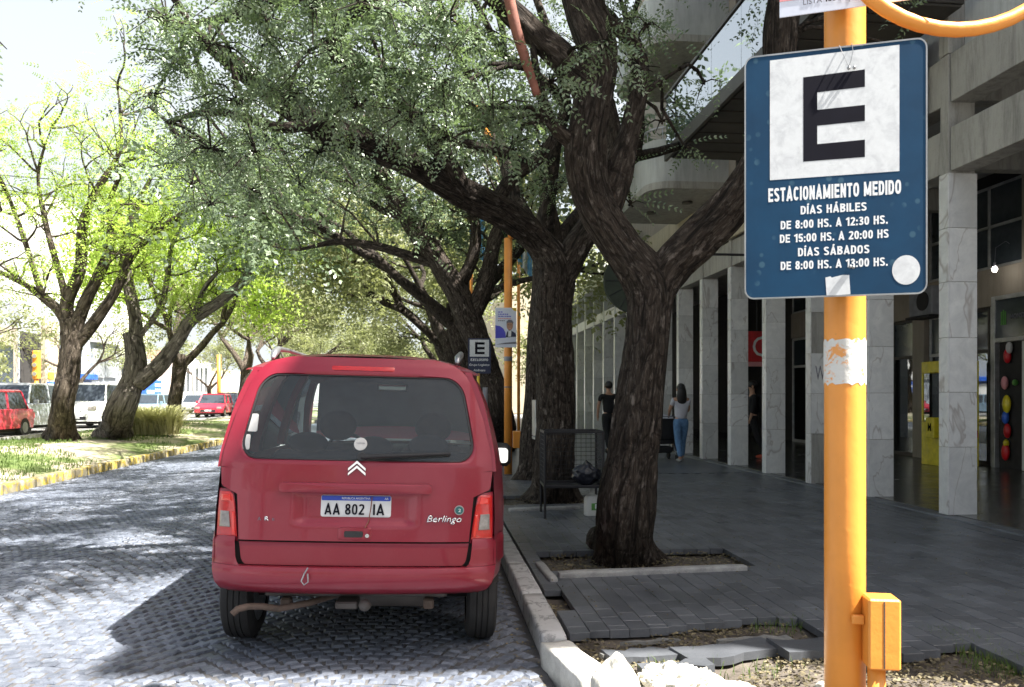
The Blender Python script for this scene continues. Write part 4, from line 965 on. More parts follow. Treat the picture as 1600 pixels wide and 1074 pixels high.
# ---- generic trees
def grow(mb, p, d, L, r, depth, tips, rg, spread, lift=.12, minr=.02, n=7):
    pts = [p]; rad = [r]; q = p.copy(); dd = d.copy(); k = 4
    for i in range(k):
        dd = (dd+Vector((rg.gauss(0,.16), rg.gauss(0,.16), rg.gauss(0,.1)+lift*(.6 if dd.z < .5 else -.1)))).normalized()
        q = q+dd*L/k; pts.append(q.copy()); rad.append(r*(1-.4*(i+1)/k))
        if depth <= 2 and rg.random() < .5: tips.append((q.copy(), dd.copy()))
    mb.tube(pts, rad, n if r > .06 else 5, False)
    if depth == 0 or r < minr: tips.append((q.copy(), dd.copy())); return
    for c in range(2 if rg.random() < .65 else 3):
        a = Vector((rg.gauss(0,1), rg.gauss(0,1), rg.gauss(0,.6))); a = (a-dd*a.dot(dd)).normalized()
        grow(mb, q, (dd+a*spread*rg.uniform(.6,1.2)).normalized(), L*rg.uniform(.62,.85), r*.6*rg.uniform(.85,1.1), depth-1, tips, rg, spread, lift, minr, n)
def gtree(x, y, z, h, r, lean, seed, label, group, lm_, nf, size, T, clump=.5, depth=4, spread=.75, name='street_tree', forks=3, fork_h=.28, bk='bark2', hang=0):
    rg = random.Random(seed); e = empty(name, (x, y, z), label=label, cat='tree', group=group)
    mb = MB(); top = Vector((lean[0]*h*fork_h, lean[1]*h*fork_h, h*fork_h)); tips = []
    limb('trunk', [Vector((0,0,-.1)), top*.33+Vector((rg.uniform(-.05,.05),0,0)), top*.7, top, top*1.15], [r*1.15, r*.95, r*.9, r*.95, r*.5], M[bk], e, 18, .15, .09, seed, (.4, .5))
    for k in range(forks):
        a = 2*math.pi*(k+rg.uniform(-.25,.25))/forks+seed; d = Vector((math.cos(a)*.75+lean[0]*.9, math.sin(a)*.75+lean[1], .95)).normalized()
        grow(mb, top*.93, d, h*.27, r*.62, depth, tips, rg, spread)
    mb.build('limbs', M['bark3' if bk == 'bark' else 'bark4'], e, True)
    pos, dirs = [], []
    per = max(1, nf//max(1, len(tips)))
    for t, d in tips:
        for k in range(per):
            pos.append((t.x+rg.gauss(0,clump), t.y+rg.gauss(0,clump), t.z+rg.gauss(0,clump*.7)-abs(rg.gauss(0,hang)))); dirs.append((d.x*.4+rg.gauss(0,.7), d.y*.4+rg.gauss(0,.7), rg.gauss(-.25,.5)))
    frond_mesh('crown', pos, dirs, size, T, M[lm_], e, seed)
    return e
side = [('third dark tree along the kerb, behind the wire cage tree', 1.72, 13.3, .24), ('dark leaning tree behind the small exclusive parking sign', 1.0, 18.4, .30), ('kerb tree standing behind the orange pole with the poster', 1.5, 20.5, .28), ('dark kerb tree half hidden behind the flag poles', 1.4, 25, .3), ('kerb tree at middle distance, just above the van roof rail', 1.5, 30, .3), ('small distant kerb tree seen between nearer trunks', 1.5, 37, .3), ('farthest tree that can be told apart in the kerb row', 1.5, 47, .32)]
for i, (lb_, x, y, r) in enumerate(side):
    if i == 1: continue
    gtree(x, y, .1, 8.8+.4*(i % 3), r, ((.04, -.5, -.26, -.26, -.26, -.26, -.26)[i], -.1), 40+i, lb_, 'trees along the sidewalk kerb', 'leaf' if i < 3 else 'leaf_olive', 3000 if i < 3 else 2800, .36 if i < 3 else .48, FT_mid if i < 2 else FT_far, .55, 4, .8, bk='bark', fork_h=(.45, .40)[i] if i < 2 else .34, hang=.5)
# ---- median trees
def detailed(label, px, py, z, D, trunk, tr, limbs, seed, nf, group='trees on the grassy median', lmat='leaf_bright', bk='bark2', nm='median_tree', gl=(.45,.95), skip=.12, fs=.34):
    b = G(px, py, z); e = empty(nm, b, label=label, cat='tree', group=group); og = b.copy(); pts = []
    limb('trunk', [b+Vector((0,0,-.15))]+[Wp(a, c, D) for a, c in trunk], tr, M[bk], e, 30, .12, .10, seed, (.8, .3), og)
    mb = MB(); tips = []; rg = random.Random(seed)
    for k, (pl, rad) in enumerate(limbs):
        Q = [Wp(*p) if len(p) == 3 else Wp(p[0], p[1], D) for p in pl]
        if nm == 'median_tree': rad = [x*.82 for x in rad]
        limb('limb', Q, rad, M[bk], e, 14, .15, .12, seed+k, None, og)
        sp, _ = spline(Q, rad, .5)
        for q in sp[len(sp)//3:]: 
            q = q-og
            for _k in range(2):
                d = Vector((rg.gauss(0,1), rg.gauss(0,1), rg.uniform(-.1,1))).normalized(); grow(mb, q, d, rg.uniform(*gl), .035, 2, tips, rg, .7, n=5)
    mb.build('twigs', M['bark4'], e, True)
    pos, dirs = [], []; per = max(1, nf//len(tips))
    for t, d in tips:
        if rg.random() < skip: continue
        for k in range(per): pos.append((t.x+rg.gauss(0,.3), t.y+rg.gauss(0,.3), t.z+rg.gauss(0,.22))); dirs.append((d.x*.5+rg.gauss(0,.6), d.y*.5+rg.gauss(0,.6), rg.gauss(-.1,.5)))
    frond_mesh('crown', pos, dirs, fs, FT_mid, M[lmat], e, seed); return e
detailed('dark trunked median tree with several upright limbs and fresh green leaves', 95, 682, .42, 20.6, [(100,630),(108,580),(112,530),(108,500)], [.32,.28,.26,.26,.22],
 [([(112,530),(95,490),(65,460),(30,440),(-10,420)], [.20,.15,.11,.08,.05]), ([(108,520),(105,470),(125,420),(130,350),(150,300),(185,240),(188,180),(184,140)], [.22,.19,.17,.14,.11,.08,.05,.02]), ([(112,530),(130,480),(155,430),(175,370),(170,320),(195,260)], [.22,.19,.16,.12,.09,.04]), ([(118,540),(150,500),(180,455),(205,400),(235,370),(290,330),(350,300)], [.20,.18,.15,.13,.10,.07,.03]), ([(65,460),(40,380),(10,300),(-20,240)], [.10,.08,.06,.03]), ([(105,470),(85,400),(70,340),(60,270),(80,200)], [.12,.10,.08,.05,.02])], 61, 4300)
detailed('leaning grey median tree with flared base and bare lower trunk', 178, 676, .42, 21.8, [(188,640),(205,600),(212,560),(205,520)], [.46,.38,.30,.26,.22],
 [([(208,560),(212,500),(200,440),(195,380),(215,320),(240,270)], [.26,.22,.19,.14,.10,.05]), ([(215,600),(250,570),(280,530),(300,500),(345,470),(385,430),(400,370),(420,330)], [.28,.25,.22,.20,.17,.13,.08,.04]), ([(215,530),(250,480),(262,430),(270,380),(300,330)], [.10,.10,.08,.07,.03]), ([(300,500),(320,450),(360,400),(390,330)], [.09,.08,.06,.03])], 71, 4000, bk='bark5')
mt = [('median tree just beyond the tuft of pampas grass', -9.6, 31), ('median tree beyond the first two, over the red hatchback', -9.2, 40), ('bushy median tree farther along the grass strip', -9.8, 50), ('distant median tree before the end of the block', -9.5, 62), ('farthest median tree that can be told apart', -9.5, 78)]
for i, (lb_, x, y) in enumerate(mt):
    gtree(x, y, .35, 8.5, .27, (.12, 0), 80+i, lb_, 'trees on the grassy median', 'leaf_bright' if i == 0 else 'leaf_olive', 2600, .42, FT_far, .5, 4, .8, 'median_tree')
ft = [('olive street tree at the left edge beyond the vans', -23.6, 33), ('street tree by the orange traffic light', -24.2, 44), ('street tree in front of the grey blue shop', -24.2, 58), ('bare reddish looking tree beside the pillars', -24.2, 72), ('small street tree near the end of the far sidewalk', -24, 90)]
for i, (lb_, x, y) in enumerate(ft):
    gtree(x, y, .3, 8.5 if i == 0 else 7.5, .24, (0, 0), 120+i, lb_, 'trees on the far sidewalk', 'leaf_olive', [3600, 900, 500, 900, 1500][i], .5, FT_far, .55, 4, .75, 'far_tree')
for i in range(5): 
    gtree(-4+rng.uniform(-7, 7)+(i % 2)*6-3, 105+i*22, .0, 12, .3, (0,0), 150+i, ['nearest tall tree left of the avenue end', 'nearest tall tree over the end of the avenue', 'middle tall tree of the avenue end', 'second farthest tall tree of the avenue end', 'farthest tall tree closing the avenue'][i], 'trees closing the avenue', 'leaf_olive', 2600, .85, FT_far, .9, 4, .8, 'avenue_tree')

for i, (x, y) in enumerate(((-9.5, -16), (-9.5, -30))):  # unseen trees added behind the camera to fill reflections and cut sky light
    gtree(x, y, .1, 9, .3, (0,0), 170+i, ('nearer', 'farther')[i]+' unseen median tree added across the side street behind the viewpoint', 'trees added behind the viewpoint', 'leaf_olive', 1500, .6, FT_far, .6, 3, .8, 'avenue_tree')

detailed('dark leaning tree behind the small exclusive parking sign', 790, 698, .12, 17.6, [(780,650),(765,590),(745,530),(728,485)], [.34,.30,.29,.28,.29],
 [([(735,505),(712,450),(672,390),(632,330),(603,285),(584,245),(560,190)], [.27,.27,.25,.22,.19,.15,.08]), ([(735,500),(760,440),(772,380),(795,320),(800,250)], [.2,.19,.16,.12,.06]), ([(715,455),(738,405),(742,350),(725,300),(730,240)], [.14,.13,.11,.09,.04]), ([(690,415),(640,400),(590,385),(530,378),(470,390)], [.12,.11,.09,.07,.03]), ([(640,340),(600,330),(540,290),(490,270)], [.10,.08,.06,.03]), ([(603,285),(560,270),(520,240),(470,230)], [.08,.07,.05,.02])], 91, 5200, 'trees along the sidewalk kerb', 'leaf', 'bark', 'street_tree', (.5,1.1), .2, .36)

# ================================================================ RED VAN
RPz = [(.30,.70),(.40,.73),(.55,.745),(.70,.748),(.96,.748),(1.10,.745),(1.2,.738),(1.3,.715),(1.4,.690),(1.5,.660),(1.6,.622),(1.66,.585),(1.71,.53),(1.74,.45),(1.755,.3),(1.76,0)]
def interp(T, z):
    if z <= T[0][0]: return T[0][1]
    for (a, b), (c, d) in zip(T, T[1:]):
        if z <= c: return b+(d-b)*(z-a)/(c-a)
    return T[-1][1]
def hw(z): return interp(RPz, z)
Yb = [(.0,.06),(.56,.055),(.70,.06),(.98,.085),(1.13,.105),(1.4,.19),(1.62,.265),(1.70,.30),(1.76,.345)]
def sm(a, b, x): t = max(0, min(1, (x-a)/(b-a))); return t*t*(3-2*t)
def ry(x, z, off=0):
    y = interp(Yb, z)+.035*(x/.76)**2+.06*abs(x/.76)**9
    y += .026*sm(.34,.27,abs(x))*sm(.79,.83,z)*sm(1.0,.96,z)
    return y-off
# van transform: x right, y forward, origin under the bumper
VY = 4.28
van = empty('red_van', (-.425, VY, 0), R(-2.2), 'cherry red small van with tall tailgate, parked along the kerb seen from behind', 'van')
van.location.z = zr(-.45)+.0; van.rotation_euler = (0, R(1.5), R(-1.2)); van.scale = (1, 1, .968)
def vp(name, mb, m, parent=None, smooth=True, auto=None):
    o = mb.build(name, M[m] if isinstance(m, str) else m, parent or van, False)
    if smooth: autosmooth(o, auto or 32)
    return o
# tailgate: lower panel, mid panel, window surround
def edge(z): # gate edge half width
    return interp([(.575,.575),(.60,.598),(.70,.612),(.72,.612),(.96,.632),(.985,.69),(1.0,.725),(1.1,.735),(1.2,.726),(1.4,.678),(1.6,.608),(1.66,.57)], z)
tg = MB()
tg.grid(lambda u, v: (lambda z: (lambda x: Vector((x, ry(x, z, .004-.012*0)+.010*sm(.705,.69,z), z)))((2*u-1)*edge(z)))(.577+.126*v), 40, 8)
tg.grid(lambda u, v: (lambda z: (lambda x: Vector((x, ry(x, z, .006), z)))((2*u-1)*edge(z)))(.712+(1.10-.712)*v), 60, 30)
win = rrect(-.640, .640, 1.155, 1.63, .11, 10)
def winpt(x, z): # window narrows upward
    k = 1-.14*(z-1.155)/.475; return (x*k, z)
win = [winpt(*p) for p in win]
def outer(ang):
    c, s = math.cos(ang), math.sin(ang); cz = 1.40
    lo, hi = 0, 2.0
    def inside(t):
        x, z = c*t, cz+s*t
        if z < 1.10 or z > 1.738: return False
        return abs(x) < (edge(z) if z < 1.66 else max(0, interp([(1.66,.57),(1.70,.52),(1.72,.47),(1.738,.40)], z)))
    for _ in range(30):
        mid = (lo+hi)/2
        if inside(mid): lo = mid
        else: hi = mid
    return (c*lo, cz+s*lo)
NA = 180; A_ = sorted(set([2*math.pi*k/NA for k in range(NA)]+[math.atan2(1.10-1.4, sx*.742) % (2*math.pi) for sx in (-1, 1)]))
def innerpt(ang):
    c, s = math.cos(ang), math.sin(ang); best = None
    for i in range(len(win)):
        x1, z1 = win[i]; x2, z2 = win[(i+1) % len(win)]; z1 -= 1.4; z2 -= 1.4
        den = c*(z2-z1)-s*(x2-x1)
        if abs(den) < 1e-9: continue
        t = (x1*(z2-z1)-z1*(x2-x1))/den; u = (x1*s-z1*c)/den
        if t > 0 and -1e-6 <= u <= 1+1e-6: best = t
    return (c*best, 1.4+s*best)
OI = [(outer(a), innerpt(a)) for a in A_]
rings = []
for j in range(9):
    t = j/8; rings.append([Vector((o_[0]*(1-t)+i_[0]*t, ry(o_[0]*(1-t)+i_[0]*t, o_[1]*(1-t)+i_[1]*t, .006 if j < 8 else -.006), o_[1]*(1-t)+i_[1]*t)) for o_, i_ in OI])
rings.append([v+Vector((0, .02, 0)) for v in rings[-1]])
tg.rings(rings, cap=False)
gate = vp('tailgate', tg, 'redpaint', auto=50)
# glass
def fill_grid(pts, off, n=14):  # radial disc following the rear surface
    b = MB(); c = (0, 1.39); rr_ = []
    for j in range(n+1):
        t = 1-j/n*.995; rr_.append([Vector((c[0]+(x-c[0])*t, ry(c[0]+(x-c[0])*t, c[1]+(z-c[1])*t, off), c[1]+(z-c[1])*t)) for x, z in pts])
    b.rings(rr_, cap=False); return b
gl_ = [(i_[0]*1.004, 1.4+(i_[1]-1.4)*1.004) for _, i_ in OI]
vp('rear_window', fill_grid(gl_, -.004), 'rearglass', auto=60)
b = MB(); b.rings([[Vector((i_[0]*k, ry(i_[0]*k, 1.4+(i_[1]-1.4)*k, off), 1.4+(i_[1]-1.4)*k)) for _, i_ in OI] for k, off in ((1.01, -.002), (1.005, .004), (.988, .003), (.985, -.006))], cap=False)
vp('window_seal', b, 'blackplastic')
def onrear(px_fn): pass
def rearplate(name, pts, off, m, parent=None, th=.012, rnd=True):
    b = MB(); c = (sum(p[0] for p in pts)/len(pts), sum(p[1] for p in pts)/len(pts)); f = lambda x, z, o: Vector((x, ry(x, z, o), z))
    R_ = [[f(x, z, off-th) for x, z in pts], [f(x, z, off-.003) for x, z in pts], [f(c[0]+(x-c[0])*.94, c[1]+(z-c[1])*.94, off) for x, z in pts], [f(c[0]+(x-c[0])*.5, c[1]+(z-c[1])*.5, off) for x, z in pts], [f(c[0]+(x-c[0])*.02, c[1]+(z-c[1])*.02, off) for x, z in pts]]
    b.rings(R_); return vp(name, b, m, parent, auto=40)
# groove shadows: dark shut lines are real gaps: dark inner skin behind
b = MB(); b.grid(lambda u, v: (lambda z: (lambda x: Vector((x, ry(x, z, -.022), z)))((2*u-1)*(hw(z)-.02)))(.5+.66*v), 30, 20); vp('inner_skin', b, 'under')
# garnish bar
pts = [(-.40,.985),(-.405,1.0),(-.385,1.022),(0,1.045),(.385,1.022),(.405,1.0),(.40,.985),(0,.978)]
gp = rrect(-.405, .405, .975, 1.03, .022, 4); gp = [(x, z+.014*(1-(x/.405)**2)) for x, z in gp]
rearplate('handle_bar', gp, .034, 'redpaint', th=.03)
# plate
pr = rrect(-.187, .187, .842, .962, .012, 3); pl_ = rearplate('number_plate', pr, .012, 'platewhite')
rearplate('blue_band', rrect(-.184, .184, .932, .959, .006, 2), .0155, 'plateblue', pl_, .004)
def tx(body, w, h, x, z, m, parent, off=.018, **k):
    y = ry(x, z, off); ph = math.atan((ry(x, z+.05)-ry(x, z-.05))/.1); az = math.atan((ry(x+.05, z)-ry(x-.05, z))/.1)
    return text(body, w, h, M[m], parent, (x, y, z), (R(90)-ph, 0, az), **k)
yp = ry(0, .885, .0195); php = math.atan((ry(0,.93)-ry(0,.84))/.09)
for s_, w_, x_ in (('AA', .082, -.125), ('802', .102, -.006), ('IA', .060, .122)): stext(s_, w_, .060, M['ink'], pl_, (x_, ry(x_, .885, .0165), .885), (-php, 0, 0), t=.17, gap=.12, lift=.0004)
tx('REPUBLICA ARGENTINA', .15, .012, 0, .946, 'letter', pl_, depth=.0008); tx('AR', .02, .012, .162, .946, 'letter', pl_, depth=.0008)
b = MB(); b.tube([Vector((.085, ry(.085, .95, .022), .955)), Vector((.08, ry(.08, .89, .024), .89)), Vector((.07, ry(.07, .83, .024), .82)), Vector((.055, ry(.06, .79, .02), .79))], .0028, 6); b.build('loose_strap', M['deadwood'], pl_)
# handle recess + lock
rearplate('handle_recess', rrect(-.088, .088, .722, .79, .012, 3), .012, 'redpaint', th=.012); rearplate('handle_slot', rrect(-.055, .045, .736, .770, .008, 3), .0165, 'blackplastic', th=.004); rearplate('lock', rrect(.056, .078, .735, .757, .010, 4), .018, 'chrome', th=.006)
# chevrons
for dz in (0, .026):
    ch = [(-.05,1.083+dz),(0,1.125+dz),(.05,1.083+dz),(.05,1.100+dz),(0,1.143+dz),(-.05,1.100+dz)]
    b = MB(); b.prism([(x*.95, z-.012) for x, z in ch], 0, .008); o = b.build('chevron_emblem', M['chrome'], van, bevel=.002); o.location = (0, ry(0, 1.11, .018), 0)
# lettering
tx('Berlingo', .19, .050, .475, .835, 'chrome', gate, off=.012, bold=.008, shear=.3, depth=.004)
tx('R', .022, .022, -.465, .83, 'chrome', gate, off=.010, bold=.02, depth=.003)
tx('A', .018, .020, -.505, .828, 'greyprint', gate, off=.008, bold=.0, depth=.001); tx('E', .012, .012, -.43, .826, 'greyprint', gate, off=.008, depth=.001)
def disc(x, z, r, off, m, name, parent=van, n=20): return rearplate(name, [(x+r*math.cos(2*math.pi*k/n), z+r*math.sin(2*math.pi*k/n)) for k in range(n)], off, m, parent, .006)
bd = disc(.555, .888, .027, .012, 'alu', 'round_badge'); disc(.555, .888, .022, .015, 'teal', 'badge_face', bd); tx('2', .014, .018, .557, .889, 'letter', bd, off=.018, depth=.001)
# brake light
rearplate('high_brake_light', rrect(-.175, .175, 1.662, 1.688, .011, 4), .010, 'lensred')
# wiper
wp_ = disc(.022, 1.178, .024, .028, 'blackplastic', 'wiper_hub')
b = MB(); b.tube([Vector((.022, ry(.02, 1.18, .04), 1.18)), Vector((.25, ry(.25, 1.19, .036), 1.192)), Vector((.50, ry(.5, 1.20, .03), 1.205))], [.012,.010,.006], 8); b.build('wiper_arm', M['blackplastic'], wp_)
b = MB(); b.tube([Vector((.12, ry(.12, 1.18, .02), 1.178)), Vector((.50, ry(.5, 1.2, .018), 1.197))], .006, 6); b.build('wiper_blade', M['rubber'], wp_)
# stickers
def sticker(x0, x1, z0, z1): return rearplate('window_sticker', rrect(x0, x1, z0, z1, .01, 3), .0, 'sticker', th=.002)
sticker(-.612, -.552, 1.30, 1.40); s2 = sticker(-.628, -.585, 1.20, 1.285); s3 = disc(.01, 1.245, .036, .001, 'sticker', 'window_sticker'); tx('CORDOBA', .05, .008, .01, 1.25, 'greyprint', s3, off=.004, depth=.0005)
# bumper
def bw(z): return interp([(.40,.68),(.43,.72),(.48,.75),(.56,.762),(.58,.766),(.70,.764),(.725,.75)], z)
def by(x, z): return .0+.055*(x/.76)**2+.10*abs(x/.79)**7+interp([(.405,.12),(.43,.05),(.47,.012),(.54,.0),(.58,.018),(.70,.02),(.725,.035)], z)
b = MB(); prof = [.405,.413,.425,.44,.47,.50,.54,.565,.572]
n = 60
rows = [[Vector(((2*u/n-1)*bw(z), by((2*u/n-1)*bw(z), z), z)) for u in range(n+1)] for z in prof]
rows.append([v+Vector((0, .09, .002)) for v in rows[-1]])
b.rings(rows, cap=False, closed=False)
for s in (-1, 1):
    # side wraps
    b.grid(lambda u, v: Vector((s*(bw(.41+.16*v)+.06*sm(0, .6, u)*.9), by(bw(.41+.16*v), .41+.16*v)+.50*u, .41+.16*v)), 12, 8)
    # raised corners beside the gate
    zz = [.574,.59,.62,.66,.70,.722,.728]
    b.rings([[Vector((s*(x0+(bw(z)-x0)*u/10), by(x0+(bw(z)-x0)*u/10, z), z)) for u in range(11)] for z in zz for x0 in [interp([(.574,.60),(.6,.622),(.73,.632)], z)]]+[[Vector((s*(.632+(.75-.632)*u/10), by(.632+(.775-.632)*u/10, .728)+.06, .7285)) for u in range(11)]], cap=False, closed=False)
    b.grid(lambda u, v: Vector((s*(bw(.574+.15*v)+.06*sm(0,.6,u)), by(bw(.574+.15*v), .574+.15*v)+.42*u, .574+.15*v)), 12, 6)
vp('rear_bumper', b, 'redpaint', auto=40)
b = MB(); b.tube([(-.23,-.006,.58), (-.245,-.02,.55), (-.26,-.022,.51), (-.245,-.022,.49), (-.225,-.02,.505), (-.228,-.018,.55)], .004, 6); b.build('cable_loop', M['steel'], van)
# tail lights
for s in (-1, 1):
    rearplate('corner_panel', [(s*x, z) for x, z in ((.618,.70),(.628,.80),(.642,.90),(.655,.962),(.67,.978),(.74,.985),(.744,.96),(.748,.85),(.748,.70))], -.006, 'redpaint', th=.01)
    tl = [(.622,.725),(.632,.80),(.645,.90),(.658,.955),(.67,.968),(.728,.968),(.736,.96),(.740,.85),(.742,.725)]
    o = rearplate('tail_light', [(s*x, z) for x, z in tl], .004, 'lensred', th=.02)
    rearplate('reverse_lens', [(s*x, z) for x, z in ((.662,.775),(.672,.862),(.724,.862),(.726,.775))], .009, 'lensclear', o, .004)
    rearplate('upper_lens', [(s*x, z) for x, z in ((.664,.918),(.672,.955),(.722,.955),(.724,.918))], .009, 'lensred2', o, .004)
    rearplate('outer_lens', [(s*x, z) for x, z in ((.632,.735),(.646,.86),(.658,.86),(.650,.735))], .008, 'lensred2', o, .004)
# side shell (quarter panels to nose)
def ys(z): return ry(min(.735, hw(z)-.008), z)+.006
WT = [(.0,.745),(.25,.785),(.55,.835),(1.1,.855),(2.8,.855),(3.4,.84),(3.8,.80),(4.08,.66)]
def topz(y): return interp([(.0,1.11),(3.25,1.07),(3.5,.99),(3.95,.86),(4.05,.74),(4.1,.6)], y)
def sx(y, z): return (1 if y > .3 else .985+.015*y/.3)*interp(WT, y)*interp([(.25,.955),(.40,.985),(.55,1.0),(.85,1.0),(1.11,.982),(1.2,.965),(1.3,.935),(1.4,.902),(1.5,.863),(1.6,.81),(1.66,.765)], z)
def archz(y, z0):
    for yc in (.70, 3.39):
        d = abs(y-yc)
        if d < .35: z0 = max(z0, .30+math.sqrt(.35**2-d*d)*.98)
    return z0
for s in (-1, 1):
    b = MB()
    def f(u, v):
        y = .10+3.95*u; zb = max(archz(y, .24), .50 if y < .42 else 0); zt = topz(y); z = zb+(zt-zb)*v
        a = ys(z); y0 = a+(4.05-a)*u
        return Vector((s*sx(y, z), y0, z))
    b.grid(f, 110, 14); vp('side_panel', b, 'redpaint', auto=45)
    # pillars
    def pillar(name, ya0, ya1, yb0, yb1, z0=1.10, z1=1.67, m='redpaint'):
        b = MB(); 
        def g(u, v, o=0):
            z = z0+(z1-z0)*v; a = ya0+(yb0-ya0)*v if ya0 > .2 else ys(z); c_ = ya1+(yb1-ya1)*v; y = a+(c_-a)*u; return Vector((s*(sx(max(0, min(y, 3.2)), z)-o), y, z))
        b.grid(lambda u, v: g(u, v), 6, 16); b.grid(lambda u, v: g(u, v, .04), 6, 16)
        b.rings([[g(0, j/16), g(0, j/16, .04)] for j in range(17)], cap=False, closed=False); b.rings([[g(1, j/16), g(1, j/16, .04)] for j in range(17)], cap=False, closed=False)
        return vp(name, b, m, auto=50)
    pillar('rear_pillar', .13, .42, .30, .44); pillar('centre_pillar', 1.30, 1.40, 1.30, 1.40); pillar('door_pillar', 2.15, 2.25, 2.12, 2.2); pillar('windscreen_pillar', 3.30, 3.42, 2.62, 2.72, 1.06, 1.67)
    for y0, y1, y2, y3 in ((.42, 1.30, .44, 1.30), (1.40, 2.15, 1.40, 2.12), (2.25, 3.3, 2.2, 2.62)):
        b = MB(); b.grid(lambda u, v: (lambda z: Vector((s*(sx(min(3.2, max(0, (y0+(y1-y0)*u)*(1-v)+(y2+(y3-y2)*u)*v)), z)-.012), (y0+(y1-y0)*u)*(1-v)+(y2+(y3-y2)*u)*v, z)))(1.09+.58*v), 8, 8); vp('side_window', b, 'carglass')
    # mirror
    mr_ = MB(); mr_.box(s*.86 if s > 0 else -1.05, 1.05 if s > 0 else -.86, 2.78, 2.92, .90, 1.11, .035); o = vp('wing_mirror', mr_, 'blackplastic', auto=60)
    b = MB(); b.prism(rrect(min(s*.905, s*1.02), max(s*.905, s*1.02), .935, 1.07, .03, 4), 2.772, 2.777); mf = b.build('mirror_face', M['mirror'], o); 
    # roof bar
    b = MB(); b.tube([(s*.525,.40,1.728), (s*.535,.50,1.765), (s*.55,.66,1.795), (s*.56,1.0,1.805), (s*.56,2.1,1.80), (s*.55,2.5,1.785), (s*.54,2.6,1.735)], [.012,.024,.018,.014,.014,.018,.010], 10); b.build('roof_bar', M['steel'], van, True)
    # wheels
    for yc in (.70, 3.39):
        w = MB(); xo, xi = s*.80, s*.62; x_ = lambda t: xi+(xo-xi)*t; prof = [(.0,.20),(.0,.255),(.10,.292),(.22,.300),(.30,.3005),(.31,.293),(.335,.293),(.345,.3005),(.48,.3005),(.49,.293),(.515,.293),(.525,.3005),(.66,.3005),(.67,.293),(.695,.293),(.705,.3),(.80,.300),(.92,.290),(1.0,.255),(1.0,.20)]
        w.rings([[Vector((x_(t), yc+r*math.sin(a), .298+r*math.cos(a))) for a in [2*math.pi*k/48 for k in range(48)]] for t, r in prof], cap=False)
        wh = vp('wheel', w, 'rubber', auto=30)
        r_ = MB(); r_.rings([[Vector((x_(t), yc+r*math.sin(a), .298+r*math.cos(a))) for a in [2*math.pi*k/32 for k in range(32)]] for t, r in ((.05,.20),(.9,.20),(.93,.19),(.80,.15),(.88,.05))]); vp('rim', r_, 'steel', wh)
        b = MB(); b.rings([[Vector((xx, yc+.35*math.cos(a), .30+.345*math.sin(a))) for a in [.35+(math.pi-.7)*k/16 for k in range(17)]] for xx in (s*.80, s*.58)], cap=False, closed=False); vp('wheel_well', b, 'under')
b = MB()
def roof(u, v):
    y = .27+2.42*u; a = (2*v-1); e = abs(a)**2.6; x = a*interp([(0,.585),(.27,.585),(.3,.655),(2.5,.66),(3,.62)], y); 
    z = interp([(.26,1.746),(.36,1.765),(1.2,1.785),(2.2,1.775),(2.7,1.70)], y)-.10*abs(a)**3.4
    y2 = ry(x, min(z, 1.75))+.002; y2 = y2+(2.69-y2)*u
    return Vector((x, y2, z))
b.grid(roof, 40, 30); vp('roof', b, 'redpaint', auto=60)
for s in (-1, 1): # cant rail
    b = MB(); b.grid(lambda u, v: (lambda y: Vector((s*min(sx(min(y, 2.8), 1.66), .584+(y-.315)*.25), y, 1.655)).lerp(Vector((s*interp([(0,.60),(.3,.655),(2.5,.66),(3,.62)], y), y, interp([(.26,1.735),(.36,1.765),(1.2,1.785),(2.2,1.775),(2.7,1.70)], y)-.10)), v)+Vector((s*.005*math.sin(math.pi*v), 0, 0)))(.315+2.38*u), 30, 5); vp('cant_rail', b, 'redpaint', auto=60)
b = MB(); b.grid(lambda u, v: Vector(((2*u-1)*(.60+.14*v), 2.68+.72*v-.10*(2*u-1)**2*(1-v*.3), 1.70-.60*v)), 16, 10); vp('windscreen', b, 'frontglass')
b = MB(); b.grid(lambda u, v: (lambda y: Vector(((2*u-1)*interp(WT, y)*.985, y, topz(y)-.005+.03*(1-(2*u-1)**2))))(3.28+.8*v), 16, 16); vp('bonnet', b, 'redpaint')
b = MB(); b.grid(lambda u, v: Vector(((2*u-1)*.66, 4.09-.06*(2*u-1)**4, .25+.55*v)), 12, 8); vp('front_bumper', b, 'redpaint')
b = MB(); b.box(-.58,.58,.95,3.1,.24,.36,.02); b.box(-.60,.60,.20,4.0,.44,.56,.02); vp('underbody', b, 'under')
# interior
b = MB(); b.box(-.66,.66,.95,1.15,.55,1.14,.05); b.box(-.66,.66,1.1,1.6,.5,.66,.04); vp('rear_bench', b, 'interior', auto=60)
for x in (-.42, .0, .36): b = MB(); b.ell((x, 1.02, 1.19 if x else 1.17), (.13,.05,.075)); b.build('headrest', M['interior'], van, True)
for x in (-.37, .37):
    b = MB(); b.box(x-.25,x+.25,2.0,2.16,.55,1.13,.06); st = vp('front_seat', b, 'interior', auto=60); b = MB(); b.ell((x, 2.06, 1.27), (.145,.06,.125)); b.build('headrest', M['interior'], st, True)
b = MB(); b.box(-.74,.74,2.85,3.35,.7,1.06,.05); vp('dashboard', b, 'dash', auto=60)
b = MB(); b.box(-.13,.13,2.68,2.70,1.56,1.63,.008); o = vp('interior_mirror', b, 'blackplastic'); b = MB(); b.box(-.115,.115,2.673,2.677,1.572,1.618); b.build('mirror_face', M['mirror'], o)
b = MB()
for k in range(24): pass
b.tube([(-.37+.18*math.cos(2*math.pi*k/24), 2.62+.05*math.sin(2*math.pi*k/24), 1.0+.17*math.sin(2*math.pi*k/24)) for k in range(25)], .015, 6); b.build('steering_wheel', M['blackplastic'], van, True)
